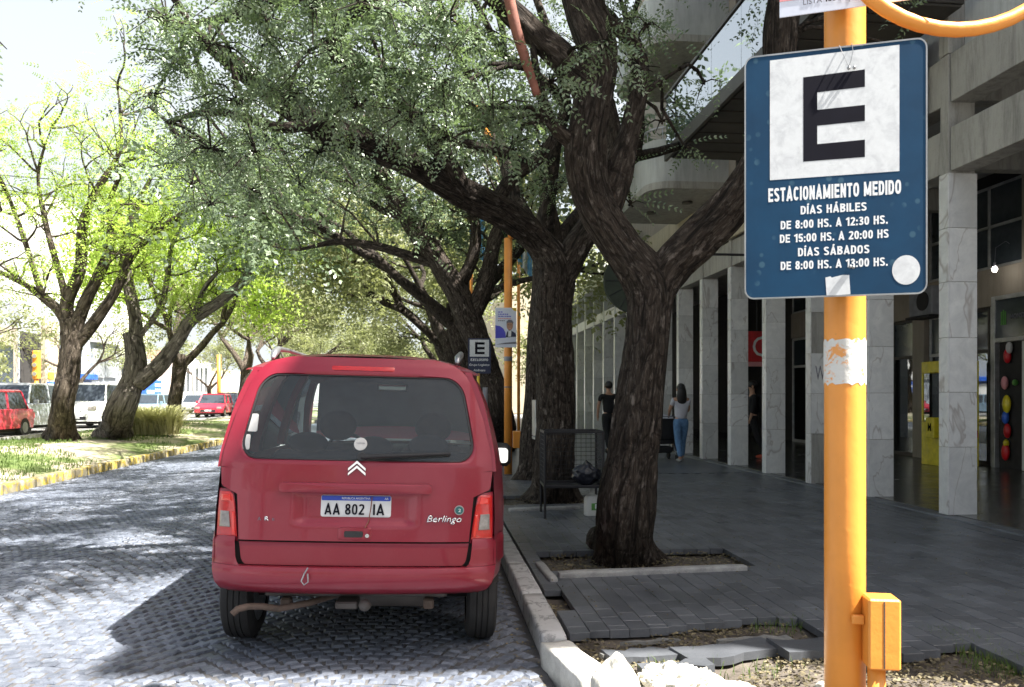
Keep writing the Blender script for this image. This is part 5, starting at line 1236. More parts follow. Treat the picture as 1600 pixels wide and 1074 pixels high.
b = MB(); b.box(-.76,.76,.20,3.9,.50,.54); vp('cabin_floor', b, 'under')
# parcel area dark trim
b = MB(); b.box(-.68,.68,.20,.95,.9,.93,.01); vp('parcel_shelf', b, 'interior')
# exhaust and tow bar
b = MB(); b.tube([(-.66,.70,.298),(.66,.70,.298)], .05, 12); b.build('rear_axle', M['under'], van, True); b = MB(); b.tube([(-.05,.42,.335),(.42,.42,.335)], .075, 14); b.build('silencer', M['rusttow'], van, True)
b = MB(); b.tube([(-.10,.45,.33), (-.25,.20,.335), (-.40,.12,.322), (-.48,.10,.34), (-.55,.08,.345), (-.60,.06,.335), (-.625,.05,.31)], [.018,.019,.019,.019,.019,.019,.018], 12, False); b.build('exhaust_pipe', M['rust'], van, True)
b = MB(); b.box(-.5,.5,.24,.28,.36,.39,.008); b.box(-.10,.02,.10,.24,.325,.365,.008); vp('tow_bar', b, 'rusttow'); b = MB(); b.ell((.06,.10,.35), (.034,.034,.034)); b.build('tow_ball_cap', M['rusttow'], van, True)
for x in (-.38,.40): b = MB(); b.box(x-.03,x+.03,.2,.26,.30,.36,.01); vp('exhaust_hanger', b, 'rust')

# ================================================================ OTHER VEHICLES
def sedan(name, x, y, z, rz, L, Wd, H, hood, m, label, cat='car', boxy=False, facing=True):
    e = empty(name, (x, y, z), rz, label, cat, 'cars on the far carriageway')
    h2 = Wd/2; bl = H*.58; n = 14
    # body: side profile lofted across the width, front at +y
    if boxy: prof = [(-L/2,.3),(-L/2,bl),(-L/2+.05,bl+.03),(L/2-hood,bl+.03),(L/2-.1,bl-.14),(L/2,.55),(L/2,.3)]
    else: prof = [(-L/2+.05,.3),(-L/2,.5),(-L/2+.04,bl),(-L/2+.4,bl+.03),(L/2-hood,bl+.03),(L/2-.35,bl-.10),(L/2-.04,bl-.26),(L/2,.42),(L/2-.04,.3)]
    rr_ = []
    for xx, k in ((-h2+.0,.93),(-h2+.06,.985),(-h2+.25,1),(h2-.25,1),(h2-.06,.985),(h2,.93)): rr_.append([Vector((xx, a*k, .3+(c-.3)*(1 if abs(xx) < h2-.03 else .96))) for a, c in prof])
    b = MB(); b.rings(rr_); bo = b.build('body', M[m], e); autosmooth(bo, 50)
    ry0 = -L/2+(.12 if boxy else .45); fy_ = L/2-hood+.05
    gh = [(ry0, bl+.02, h2-.05), (fy_, bl+.02, h2-.05)]
    t0, t1 = ry0+.18, fy_-(.55 if not boxy else .45); hw2 = h2-.19
    b = MB(); vs = [(-h2+.05, ry0, bl+.02), (h2-.05, ry0, bl+.02), (h2-.05, fy_, bl+.02), (-h2+.05, fy_, bl+.02), (-hw2, t0, H-.06), (hw2, t0, H-.06), (hw2, t1, H-.06), (-hw2, t1, H-.06)]
    b.add(vs, [(0,1,5,4),(1,2,6,5),(2,3,7,6),(3,0,4,7)]); b.build('window', M['farglass'], e)
    b = MB(); b.rings([[Vector((s1*(hw2+.01)*k, (t0-.02) if s2 < 0 else (t1+.02), zz)) for s1, s2 in ((-1,-1),(1,-1),(1,1),(-1,1))] for k, zz in ((1, H-.08), (1.0, H-.03), (.85, H))]); autosmooth(b.build('roof', M[m], e), 50)
    for i, (a, c) in enumerate(((0,4),(1,5),(2,6),(3,7))): b = MB(); b.tube([Vector(vs[a]), Vector(vs[c])], .035, 6); b.build('roof_pillar', M[m], e)
    for s1 in (-1, 1):
        b = MB(); b.tube([(s1*(h2-.03), (ry0+fy_)/2, bl), (s1*(hw2+.02), (t0+t1)/2+.05, H-.08)], .03, 6); b.build('roof_pillar', M[m], e)
        b = MB(); b.box(min(s1*.5, s1*(h2-.08)), max(s1*.5, s1*(h2-.08)), L/2-.16, L/2-.02, bl-.36, bl-.2, .03); b.build('headlight', M['lensclear'], e)
        b = MB(); b.box(min(s1*.6, s1*(h2-.04)), max(s1*.6, s1*(h2-.04)), -L/2-.01, -L/2+.1, bl-.3, bl-.08, .02); b.build('tail_light', M['lensred'], e)
        b = MB(); b.box(min(s1*(h2), s1*(h2+.16)), max(s1*(h2), s1*(h2+.16)), fy_-.35, fy_-.25, bl+.02, bl+.16, .02); b.build('wing_mirror', M[m], e)
        for yy in (-L/2+.75, L/2-.8):
            w = MB(); w.tube([(s1*(h2-.2), yy, .31), (s1*(h2+.005), yy, .31)], .31, 20); wo_ = w.build('wheel', M['rubber'], e); w = MB(); w.tube([(s1*(h2-.1), yy, .31), (s1*(h2+.015), yy, .31)], .18, 14); w.build('rim', M['steel'], wo_)
    b = MB(); b.box(-.45,.45,L/2-.01,L/2+.012,.36,.5,.01); b.build('grille', M['blackplastic'], e); b = MB(); b.box(-.2,.2,L/2+.012,L/2+.02,.40,.5,.003); b.build('number_plate', M['platewhite'], e)
    b = MB(); b.box(-h2+.12,h2-.12,-L/2+.1,L/2-.1,.18,.31,.01); b.build('underbody', M['under'], e)
    return e
def cpos(px, pyb, z): g = G(px, pyb, z); return g.x, g.y
x, y = cpos(322, 653, .165); sedan('red_hatchback', x, y+2, .165, R(183), 4.0, 1.75, 1.52, 1.15, 'redfar', 'bright red hatchback driving towards the camera beyond the pampas grass')
sedan('white_van', -14.7, 37, .165, R(180), 4.3, 1.85, 1.92, .95, 'whitecar', 'white boxy van beside the first median tree, nearer to the tree', boxy=True)
sedan('silver_van', -15.0, 31, .165, R(180), 4.2, 1.8, 1.82, 1.0, 'silver', 'silver grey people carrier between the white van and the red car', boxy=True)
sedan('red_car', -14.2, 26.6, .165, R(180), 4.1, 1.75, 1.55, 1.15, 'redfar', 'bright red car cut by the left edge of the photo')
sedan('pale_blue_car', -17.5, 52, .165, R(180), 4.3, 1.75, 1.5, 1.2, 'bluecar', 'pale blue car half hidden behind the pampas grass')
sedan('white_hatchback', -15.6, 62, .165, R(180), 4.0, 1.75, 1.6, 1.1, 'whitecar', 'white hatchback following the red hatchback')
sedan('silver_hatchback', -18.6, 66, .165, R(180), 4.0, 1.75, 1.5, 1.1, 'silver', 'silver hatchback behind and left of the red hatchback')
sedan('blue_hatchback', -18.5, 75, .165, R(180), 4.0, 1.75, 1.55, 1.1, 'bluecar', 'small blue hatchback farther back on the far carriageway')
sedan('dark_car', -13.9, 57, .165, R(180), 4.0, 1.7, 1.6, 1.1, 'darkcar', 'dark car just left of the red van rear window')

# ================================================================ STREET FURNITURE
PD = 2.72
pb = Wp(1320, 900, PD)
pole = empty('orange_pole', (pb.x, pb.y, .06), label='thick orange pole in the foreground carrying the big blue parking sign', cat='pole')
def revol(path, rad, n=32): b = MB(); b.tube(path, rad, n); return b
pr_ = .066
b = revol([(0,0,-.1), (0,0,1.0), (0,0,2.0), (0,0,3.6), (0,0,4.6)], pr_, 40); b.build('shaft', M['orange'], pole, True)
z1, z0 = CH-(530-HZ)/F*(PD-.06), CH-(600-HZ)/F*(PD-.06)
b = MB(); b.rings([[Vector(((pr_+.0015)*math.cos(2*math.pi*k/40), (pr_+.0015)*math.sin(2*math.pi*k/40), zz-.06+.004*math.sin(k*1.7)+.003*math.sin(k*4.1))) for k in range(40)] for zz in (z0, (z0+z1)/2, z1)], cap=False)
b.build('paper_residue', M['tape'], pole, True)
# bracket arm (loop)
def lw(p): return Wp(*p)-Vector((pb.x, pb.y, .06))
arc = []
for a in range(190, 372, 8): arc.append((1495+207*math.cos(R(a)), -160-207*math.sin(R(a)), 2.55))
AP = [lw((1322, -230, PD)), lw((1330, -230, PD-.02)), lw((1300+0, -170, 2.6))]
path = [lw((1320, -300, PD)), lw((1290, -200, PD-.1))]+[lw(p) for p in arc]
b = MB(); pts, rad = spline(path, [.023]*len(path), .04); b.tube(pts, rad, 16); b.build('bracket_arm', M['orange'], pole, True)
b = MB(); b.rings([[Vector(((pr_+.008)*math.cos(2*math.pi*k/32), (pr_+.008)*math.sin(2*math.pi*k/32), zz)) for k in range(32)] for zz in (3.38, 3.46)]); b.build('clamp_band', M['orange'], pole)
# box on its own stub
q = Wp(1377, 985, 2.62)
bx = empty('orange_junction_box', (q.x, q.y, .06), -R(14), 'small orange metal box on a stub pipe beside the foreground pole', 'junction box')
b = MB(); b.box(-.050,.050,-.04,.055,.545,.775,.006); o = b.build('housing', M['orange'], bx); b = MB(); b.box(-.004,.0,-.0415,-.04,.552,.768); b.build('door_seam', M['rust'], bx)
b = MB(); b.tube([(-.012,.01,-.1), (-.012,.01,.544)], .028, 16); b.build('stub_pipe', M['orange'], bx, True)
b = MB(); b.box(-.09,-.051,.0,.02,.68,.71,.003); b.build('strap', M['orange'], bx)
# ---- parking sign
sc_ = Wp(1302, 269, 2.555)
sg = empty('parking_sign', sc_, -R(21.8), 'large blue parking sign with a black E on a white square, spotted and worn', 'sign')
sg.scale = (.905, 1, 1)
def sp(name, pts, y0, y1, m, parent=None): b = MB(); b.prism(pts, y0, y1); return b.build(name, M[m], parent or sg)
bk_ = sp('plate', rrect(-.30,.30,-.3975,.3975,.032,6), 0, .004, 'signblue')
b = MB(); rr0 = rrect(-.301,.301,-.3985,.3985,.033,6); rr1 = rrect(-.296,.296,-.3935,.3935,.028,6)
b.rings([[Vector((x, yy, z)) for x, z in r] for r, yy in ((rr0,.0045),(rr0,-.001),(rr1,-.001),(rr1,-.0002))], cap=False); b.build('edge', M['steel'], sg)
sp('white_square', [(-.213,-.012),(.213,-.012),(.213,.383),(-.213,.378)], -.0005, -.0002, 'signwhite')
sp('letter_e', [(-.100,.040),(.103,.040),(.103,.095),(-.053,.093),(-.053,.152),(.103,.154),(.103,.205),(-.053,.203),(-.053,.259),(.103,.262),(.103,.317),(-.100,.312)], -.0008, -.0006, 'ink')
for s_, w, h, v in (('ESTACIONAMIENTO MEDIDO', .437, .045, -.061), ('DÍAS HÁBILES', .217, .027, -.116), ('DE 8:00 HS. A 12:30 HS.', .352, .027, -.161), ('DE 15:00 HS. A 20:00 HS', .358, .027, -.205), ('DÍAS SÁBADOS', .235, .027, -.251), ('DE 8:00 HS. A 13:00 HS.', .352, .027, -.293)):
    stext(s_, w, h, M['letter'], sg, (0, -.0002, v), t=.215 if h > .04 else .20)
sp('round_sticker', [(.234+.044*math.cos(2*math.pi*k/32), -.322+.046*math.sin(2*math.pi*k/32)) for k in range(32)], -.0006, -.0002, 'signwhite')
sp('torn_sticker', [(-.026,-.336),(-.01,-.333),(-.005,-.337),(.03,-.330),(.052,-.331),(.056,-.392),(-.022,-.3955)], -.0006, -.0002, 'signwhite')
for x, z in ((.05,.325),(.068,.325),(.055,-.305),(.065,-.307)): b = MB(); b.ell((x,-.006,z), (.006,.005,.006), 10, 6); b.build('bolt', M['steel'], sg, True)
b = MB(); b.tube([(.02,.0,.402), (.03,-.012,.37), (.045,-.012,.335), (.052,-.01,.325)], .0013, 5); b.tube([(.06,.0,.404), (.063,-.012,.375), (.056,-.012,.345), (.05,-.01,.33)], .0013, 5); b.build('wire_tie', M['steel'], sg)
b = MB(); b.box(-.03,.11,.004,.04,.28,.32,.003); b.box(-.03,.11,.004,.04,-.31,-.27,.003); b.build('back_bracket', M['steel'], sg)
# poster at the top
pc = Wp(1218, 28, 2.66)
po = empty('election_poster', pc, -R(24), 'white election poster strapped above the parking sign, only its lower edge in view', 'poster')
b = MB(); b.box(0,.5,0,.004,.0,.70,.001); o = b.build('sheet', M['paper'], po)
b = MB(); b.box(.0,.11,-.0012,-.0002,.052,.12); b.build('pink_band', M['pink'], po)
text('LISTA', .058, .018, M['greyprint'], po, (.103, -.0004, .040), depth=.0006); stext('133 A', .062, .020, M['ink'], po, (.170, -.0004, .041))
b = MB(); b.box(.215,.2165,-.001,-.0002,.02,.06); b.build('divider', M['greyprint'], po)
# ---- second pole with poster
q = G(794, 712, .12); q = Wp(794, 690, 14.2); x2, y2 = q.x, q.y
p2_ = empty('orange_pole', (x2, y2, .1), label='orange pole with a small orange box farther along the kerb', cat='pole')
revol([(0,0,0),(0,0,4.2)], .072, 20).build('shaft', M['orange'], p2_, True)
revol([(.055,-.02,4.2),(.03,0,5.2),(-.6,0,6.6)], .06, 16).build('upper_arm', M['orange'], p2_, True)
b = MB(); b.box(.08,.28,-.08,.08,.48,.78,.01); b.build('junction_box', M['orange'], p2_)
b = MB(); b.tube([(0,0,2.02),(0,0,2.10)], .076, 20); b.tube([(0,0,1.55),(0,0,1.57)], .0745, 20); b.build('tape_band', M['greybox'], p2_)
e = empty('candidate_poster', (x2-.0, y2-.085, CH+(HZ-543)/F*14.1), R(-3), 'tall white poster of a man in a suit, tied to the farther orange pole', 'poster')
b = MB(); b.box(-.235,.14,0,.006,.0,.70,.002); b.build('sheet', M['paper'], e)
def pq(name, pts, m, y=-.001): b = MB(); b.prism(pts, y, y+.0008); return b.build(name, M[m], e)
pq('blue_curve', [(-.234,.16),(-.05,.17),(-.055,.26),(-.09,.33),(-.15,.375),(-.234,.39)], 'printblue')
pq('suit', [(-.055,.175),(.135,.19),(.12,.25),(.06,.29),(.0,.305),(-.03,.27)], 'navy', -.002); pq('shirt', [(-.01,.19),(.04,.19),(.05,.29),(-.005,.30)], 'letter', -.003)
pq('face', [(.02+.055*math.cos(2*math.pi*k/20), .385+.085*math.sin(2*math.pi*k/20)) for k in range(20)], 'skin', -.004)
pq('hair', [(-.04,.40),(-.035,.46),(.0,.49),(.05,.485),(.082,.45),(.078,.40),(.065,.435),(.0,.44),(-.03,.43)], 'greyprint', -.005)
pq('eye', [(-.01,.395),(.008,.395),(.008,.402),(-.01,.402)], 'ink', -.005); pq('eye', [(.03,.395),(.048,.395),(.048,.402),(.03,.402)], 'ink', -.005); pq('mouth', [(.0,.338),(.04,.338),(.036,.328),(.004,.328)], 'pink', -.005)
pq('yellow_corner', [(.05,.699),(.139,.699),(.139,.64),(.09,.645)], 'gold', -.002)
pq('lower_strip', [(-.234,.05),(.139,.065),(.139,.10),(-.05,.085)], 'greyprint', -.002)
for i, (w, m) in enumerate(((.07,'printblue'),(.17,'printblue'),(.22,'printblue'),(.22,'pink'),(.11,'greyprint'))):
    b = MB(); 
    xx = -.185; r = random.Random(i)
    while xx < -.185+w: ww = r.uniform(.018,.04); b.box(xx, xx+ww, -.0015, -.0005, .615-.038*i, .632-.038*i); xx += ww+.008
    b.build('print_line', M[m], e)
# ---- exclusivo sign
q = Wp(749, 556, 16.6)
ex = empty('exclusive_parking_sign', (q.x, q.y, 0), 0, 'small dark parking sign with a black E reading EXCLUSIVO above the van roof', 'sign')
zc = q.z
b = MB(); b.prism(rrect(-.235,.235,zc-.37,zc+.36,.02,3), 0, .006); b.build('plate', M['navy'], ex)
b = MB(); b.box(-.20,.20,-.002,-.0002,zc-.02,zc+.33); b.build('white_square', M['signwhite'], ex)
b = MB(); b.prism([(-.09,zc+.03),(.11,zc+.03),(.11,zc+.08),(-.04,zc+.08),(-.04,zc+.13),(.11,zc+.13),(.11,zc+.18),(-.04,zc+.18),(-.04,zc+.23),(.11,zc+.23),(.11,zc+.28),(-.09,zc+.28)], -.004, -.0025); b.build('letter_e', M['ink'], ex)
stext('EXCLUSIVO', .36, .05, M['letter'], ex, (0,-.001,zc-.085), lift=.001); text('Grupo Logístico', .42, .06, M['letter'], ex, (0,-.001,zc-.195), bold=.01); text('Andreani', .24, .05, M['letter'], ex, (0,-.001,zc-.30), bold=.01)
revol([(-.02,.035,.1),(-.02,.035,zc+.3)], .03, 12).build('post', M['gold'], ex, True)
# flag poles
for (fx, fy0, D, lab) in ((733, 335, 24, 'argentine flag hanging left of the second tree trunk, sky blue and white'), (808, 362, 24.5, 'argentine flag hanging behind the fork of the second tree')):
    q = Wp(fx, fy0, D); e = empty('flag', q, 0, lab, 'flag', 'flags hanging over the avenue')
    for k, m in enumerate(('flagblue', 'flagwhite', 'flagblue')):
        b = MB(); b.grid(lambda u, v: Vector(((k+u)*.15+.02, .05*math.sin(6*(k+u)+3*v), -.95*v-.18*(k+u)*v+.0)), 4, 10); o = b.build('stripe', M[m], e, True)
    q2 = Wp(fx+4, 500, D+.3); 
    pe = empty('flag_pole', (q2.x, q2.y+.3, .1), 0, 'thin yellow pole standing behind the '+('left' if fx < 760 else 'right')+' flag', 'pole'); revol([(0,0,0),(0,0,q.z+.3)], .05, 10).build('shaft', M['orange'], pe, True)
    revol([(0,0,q.z+.05),(-.3,-.3,q.z+.05)], .02, 6).build('flag_staff', M['wire'], pe, True)
# grey boxes by the kerb
q = G(772, 705, .12); e = empty('grey_utility_box', (.95, 15.6, .12), 0, 'grey metal box on a post just left of the farther orange pole', 'box')
b = MB(); b.box(-.10,.10,-.1,.1,.82,1.25,.01); b.build('box', M['greybox'], e); revol([(.11,.0,0),(.11,0,1.55)], .05, 12).build('post', M['greybox'], e, True)
e = empty('wall_bin', (1.78, 12.5, .12), 0, 'grey framed litter holder with crumpled bags between the orange pole and the second tree', 'litter bin')
b = MB(); b.box(-.17,-.10,-.2,.2,.75,1.32,.01); b.build('side_plate', M['steel'], e); b = MB(); b.box(-.17,.1,-.2,.2,.70,.745,.005); b.build('bottom_tray', M['steel'], e); revol([(-.1,.0,0),(-.1,0,.7)], .03, 10).build('leg', M['wire'], e)
b = MB(); b.ell((0,-.05,.83), (.08,.08,.09)); b.build('crumpled_bag', M['jug'], e, True)
# ---- wire litter cage
q = G(858, 806, .12); cx_, cy_ = 1.62, 9.15
e = empty('litter_cage', (cx_, cy_, .12), R(-3), 'black wire mesh litter cage on legs between the two nearest trees', 'litter bin')
w2, d2_, zb_, zt_ = .33, .27, .36, .97
def rod(n_, a, c, r, m='wire', par=None): b = MB(); b.tube([a, c], r, 6); return b.build(n_, M[m], par or e)
for sx_ in (-1,1):
    for sy_ in (-1,1): rod('leg', (sx_*w2, sy_*d2_, 0), (sx_*w2, sy_*d2_, zt_), .014)
for zz in (zb_, zt_):
    fr = MB()
    for a, c in (((-w2,-d2_),(w2,-d2_)),((w2,-d2_),(w2,d2_)),((w2,d2_),(-w2,d2_)),((-w2,d2_),(-w2,-d2_))):
        v0, v1 = Vector((*a, zz)), Vector((*c, zz)); fr.box(min(a[0],c[0])-.012, max(a[0],c[0])+.012, min(a[1],c[1])-.012, max(a[1],c[1])+.012, zz-.014, zz+.014, .003)
    fr.build('rim_frame', M['wire'], e)
for nm, a, c in (('back', (-w2,d2_),(w2,d2_)),('left', (-w2,-d2_),(-w2,d2_)),('right',(w2,-d2_),(w2,d2_))):
    g = MB(); a = Vector((*a,0)); c = Vector((*c,0)); n_ = 11
    for i in range(1, n_): p = a.lerp(c, i/n_); g.tube([p+Vector((0,0,zb_)), p+Vector((0,0,zt_))], .0028, 4)
    for i in range(1, 12): z = zb_+(zt_-zb_)*i/12; g.tube([a+Vector((0,0,z)), c+Vector((0,0,z))], .0028, 4)
    o = g.build('wire_mesh', M['wire'], e); tag(o, kind='stuff')
b = MB(); b.box(-w2, w2, -d2_, d2_, zb_-.02, zb_-.012); b.build('bottom_plate', M['wire'], e)
# bag in the cage
bm = bmesh.new(); bmesh.ops.create_icosphere(bm, subdivisions=4, radius=1)
for v in bm.verts:
    p = v.co.copy(); n_ = noise.noise(p*2.6)*.22+noise.noise(p*6)*.09; v.co = Vector((p.x*.16, p.y*.13, p.z*.135))*(1+n_)
    if p.z > .35: k = max(.18, 1-(p.z-.35)*1.5); v.co.x *= k; v.co.y *= k; v.co.z += .03*(p.z-.35)
me = bpy.data.meshes.new('rubbish_bag'); bm.to_mesh(me); bm.free(); me.polygons.foreach_set('use_smooth', [True]*len(me.polygons)); me.materials.append(M['bag'])
o = mkobj('rubbish_bag', me, None, None, (cx_+.17, cy_-.05, .12+zb_+.12)); tag(o, 'black plastic rubbish bag sitting in the wire litter cage', 'rubbish bag')
e = empty('plastic_jug', (1.86, 9.0, .12), R(10), 'white plastic jug with green label standing on the tiles under the litter cage', 'jug')
e.location = (G(925,806,.12).x, G(925,806,.12).y, .12)
b = MB(); hh = [(0,.07),(.01,.08),(.2,.08),(.235,.06),(.25,.025),(.285,.025)]
b.rings([[Vector((x*r/.08, y*r/.08, z)) for x, y in rrect(-.085,.085,-.06,.06,.025,4)] for z, r in hh]); autosmooth(b.build('body', M['jug'], e)); b = MB(); b.box(-.03,.05,-.063,-.061,.07,.15); b.build('label', M['greenprint'], e); b = MB(); b.box(.012,.046,-.0645,-.0632,.085,.14); b.build('label_text', M['letter'], e)
b = MB(); b.tube([(0,0,.286),(0,0,.31)], .028, 14); b.build('cap', M['jug'], e)
# ---- tree pit kerbs
def pitbar(x0, y0, x1, y1, z, h, lab, w=.10, dz=0):
    L = math.hypot(x1-x0, y1-y0); o = rough('pit_kerb', -L/2, L/2, -w/2, w/2, -.05, h, M['granite'], None, .008, 10, int(x0*100), math.atan2(y1-y0, x1-x0), .018, ((x0+x1)/2, (y0+y1)/2, z)); tag(o, lab, 'edging stone'); return o
a, c = G(872, 897, .14), G(1165, 886, .14); pitbar(a.x, a.y, c.x, c.y, .10, .07, 'long pale concrete edging bar in front of the nearest tree', .09)
a, c = G(842, 878, .14), G(866, 905, .14); pitbar(a.x, a.y, c.x, c.y, .10, .05, 'short edging stone at the left end of the nearest tree pit', .07)
a, c = G(795, 796, .14), G(905, 792, .14); pitbar(a.x, a.y, c.x, c.y, .10, .06, 'edging bar of the second tree pit behind the litter cage', .09)
# ---- broken slabs on the bare earth
slabs = [('thin pale splinter of paving lying on the bare earth', 968,1003,1060,994,.05,'slab',.02),('cracked square paving slab below the splinter', 948,1030,1058,1020,.17,'tile',.045),('wide broken paving slab in the middle of the bare earth', 1065,1030,1205,1010,.20,'tile',.045),('pale irregular slab near the paving edge', 1120,1005,1235,998,.12,'slab',.03),('tilted paving slab beside the foreground pole', 1215,1020,1330,1012,.22,'tile',.05),('low slab behind the cement rubble', 1000,1050,1110,1044,.12,'tile',.04),('small flat stone chip left of the slabs', 940,1027,962,1024,.06,'slab',.02)]
for i, (lab, a0, b0_, a1, b1_, w, m, h) in enumerate(slabs):
    A, B_ = G(a0, b0_, .09), G(a1, b1_, .09); d = B_-A; L = d.length; an = math.atan2(d.y, d.x); r = random.Random(i); n_ = 7
    top = [(L*(k/n_-.5), -w/2+r.uniform(-.015,.02)) for k in range(n_+1)]+[(L*(.5-k/n_), w/2+r.uniform(-.05,.02)*(1 if k else .3)) for k in range(n_+1)]
    if i in (0, 3): top = [(x, y*(.35+.65*(x/L+.5))) for x, y in top]
    b = MB(); n2 = len(top); b.add([Vector((x, y, z)) for z in (0, h) for x, y in top], [tuple(range(n2))[::-1], tuple(range(n2, 2*n2))]+[(k, (k+1) % n2, (k+1) % n2+n2, k+n2) for k in range(n2)])
    mid = (A+B_)/2; o = b.build('broken_slab', M[m], None, False, (mid.x, mid.y, .062+.004*i), (R(r.uniform(-2,2.5)), R(r.uniform(-2,2)), an)); tag(o, lab, 'paving slab')
    if i in (1, 2, 4):
        pass
# rubble
def boulder(name, loc, sc, seed, m, lab, cat, peak=0, fine=.12, sub=5):
    bm = bmesh.new(); bmesh.ops.create_icosphere(bm, subdivisions=sub, radius=1); off = Vector((seed*3.1, seed, 0))
    for v in bm.verts:
        p = v.co.copy(); p = Vector([math.copysign(abs(t)**.8, t) for t in p])
        n_ = noise.noise(p*1.3+off)*.25+noise.noise(p*4+off)*fine+noise.noise(p*11+off)*fine*.6+abs(noise.noise(p*22+off))*fine*.5
        q_ = p*(1+n_); 
        if peak: q_.z *= 1+peak*max(0, q_.z)*(1-abs(q_.x-.1)*1.1); q_.x *= 1-.35*max(0, q_.z)
        v.co = Vector((q_.x*sc[0], q_.y*sc[1], q_.z*sc[2]))
    me = bpy.data.meshes.new(name); bm.to_mesh(me); bm.free(); me.polygons.foreach_set('use_smooth', [True]*len(me.polygons)); me.materials.append(M[m])
    o = mkobj(name, me, None, None, loc, (0,0,seed)); o.rotation_euler = (0,0,0); return tag(o, lab, cat)
q = Wp(965, 1075, 3.72); boulder('boulder', (q.x, q.y, .125), (.125,.12,.12), 1, 'rubble', 'pale pointed rock beside the end of the kerb', 'rock', .22, .04)
q = Wp(1050, 1080, 3.75); boulder('cement_lump', (q.x+.02, q.y, .105), (.17,.13,.12), 2, 'rubble', 'crumbly lump of pale cement right of the pointed rock', 'rubble', 0, .17, 6)
q = Wp(1135, 1090, 3.72); boulder('cement_lump', (q.x, q.y, .08), (.13,.10,.085), 3, 'rubble', 'low pale rubble piece at the bottom edge of the photo', 'rubble', 0, .12, 5)
q = Wp(1290, 1060, 3.8); boulder('cement_lump', (q.x, q.y, .10), (.05,.04,.035), 4, 'rubble', 'small pale chip touching the left of the foreground pole', 'rubble', 0, .12, 4)
# leaf litter and grass tufts
rg = random.Random(5)
def litter(name, fn, n, size, m, lab, cat, T):
    pos, dirs = [], []
    while len(pos) < n:
        p = fn()
        if p: pos.append(p); dirs.append((rg.gauss(0,1), rg.gauss(0,1), rg.gauss(0,.12)))
    o = frond_mesh(name, pos, dirs, size, T, M[m], None, 3); return o
ONE = [np.array([[(0,0,0),(.5,.22,.08),(1,0,.05),(.5,-.22,.02)]]), np.array([[(0,0,0),(.4,.3,.1),(1,.1,.0),(.5,-.2,.05)]])]
def dirtpt():
    x = rg.uniform(.8, 5.2); y = rg.uniform(3.3, 5.4)
    if paved(x, y) or noise.noise(Vector((x*2.2, y*2.2, 9))) < -.12+rg.uniform(-.2,.2): return None
    return (x, y, .072+.022*nz(x, y, 2.2)+rg.uniform(0,.012))
litter('leaf_litter', dirtpt, 5200, .030, 'leaf_dry', '', '', ONE)
def pitpt():
    a = pits[0] if rg.random() < .6 else pits[1]; return (rg.uniform(a[0], a[1]), rg.uniform(a[2], a[3]), .085+rg.uniform(0,.015))
litter('leaf_litter', pitpt, 1800, .028, 'leaf_dry', '', '', ONE)
def walkpt():
    x = rg.uniform(.8, 5.8); y = rg.uniform(4.8, 13)
    return (x, y, .128+rg.uniform(0,.004)) if paved(x, y) and rg.random() < (.9 if x < 3 else .3) else None
litter('scattered_leaves', walkpt, 1500, .018, 'leaf_dry', '', '', ONE)
def roadpt():
    x = rg.uniform(-4, .62) if rg.random() < .3 else .62-abs(rg.gauss(0,.15)); y = rg.uniform(3.8, 11); return (x, y, zr(x)+.006)
litter('fallen_leaves', roadpt, 500, .022, 'leaf_dry', '', '', ONE)
def blades(name, pts, h, w, m, lean=.35, lab=None, cat=None, parent=None, org=(0,0,0)):
    V, Fc = [], []
    for (x, y, z, hh) in pts:
        a = rg.uniform(0, 6.28); dx, dy = math.cos(a), math.sin(a); l = hh*rg.uniform(.1, lean); b = rg.uniform(0, 6.28); wx, wy = math.cos(b)*w/2, math.sin(b)*w/2; i = len(V)
        V += [(x-wx,y-wy,z),(x+wx,y+wy,z),(x+wx*.7+dx*l*.3,y+wy*.7+dy*l*.3,z+hh*.55),(x-wx*.7+dx*l*.3,y-wy*.7+dy*l*.3,z+hh*.55),(x+dx*l,y+dy*l,z+hh*rg.uniform(.8,1))]
        Fc += [(i,i+1,i+2,i+3),(i+3,i+2,i+4)]
    me = bpy.data.meshes.new(name); me.from_pydata(V, [], Fc); me.materials.append(M[m]); o = mkobj(name, me, None, parent); return o
pts = []
for (px, py, sd_, n_) in ((1470,990,.10,180),(1500,1000,.10,260),(1525,1012,.08,160),(1560,1030,.09,200),(1590,1045,.1,160),(1245,968,.10,120),(1225,975,.12,90),(1040,1040,.15,60),(1180,1045,.15,60),(890,975,.1,40)):
    g = G(px, py, .09)
    for k in range(n_): pts.append((g.x+rg.gauss(0,sd_), g.y+rg.gauss(0,sd_*.6), .06, rg.uniform(.04,.095)))
tag(blades('grass_tufts', pts, 0, .005, 'grass', .6), kind='stuff')
pts = []
for k in range(26000):
    x = rg.uniform(-12.9, -6.7); y = 9+28*rg.random()**1.3
    if noise.noise(Vector((x*.45, y*.3, 4)))+.25*noise.noise(Vector((x*2, y*2, 4))) > -.02: pts.append((x, y, med(x, y)-.02, rg.uniform(.05,.12)))
tag(blades('median_grass', pts, 0, .018, 'grass', .7), kind='stuff')
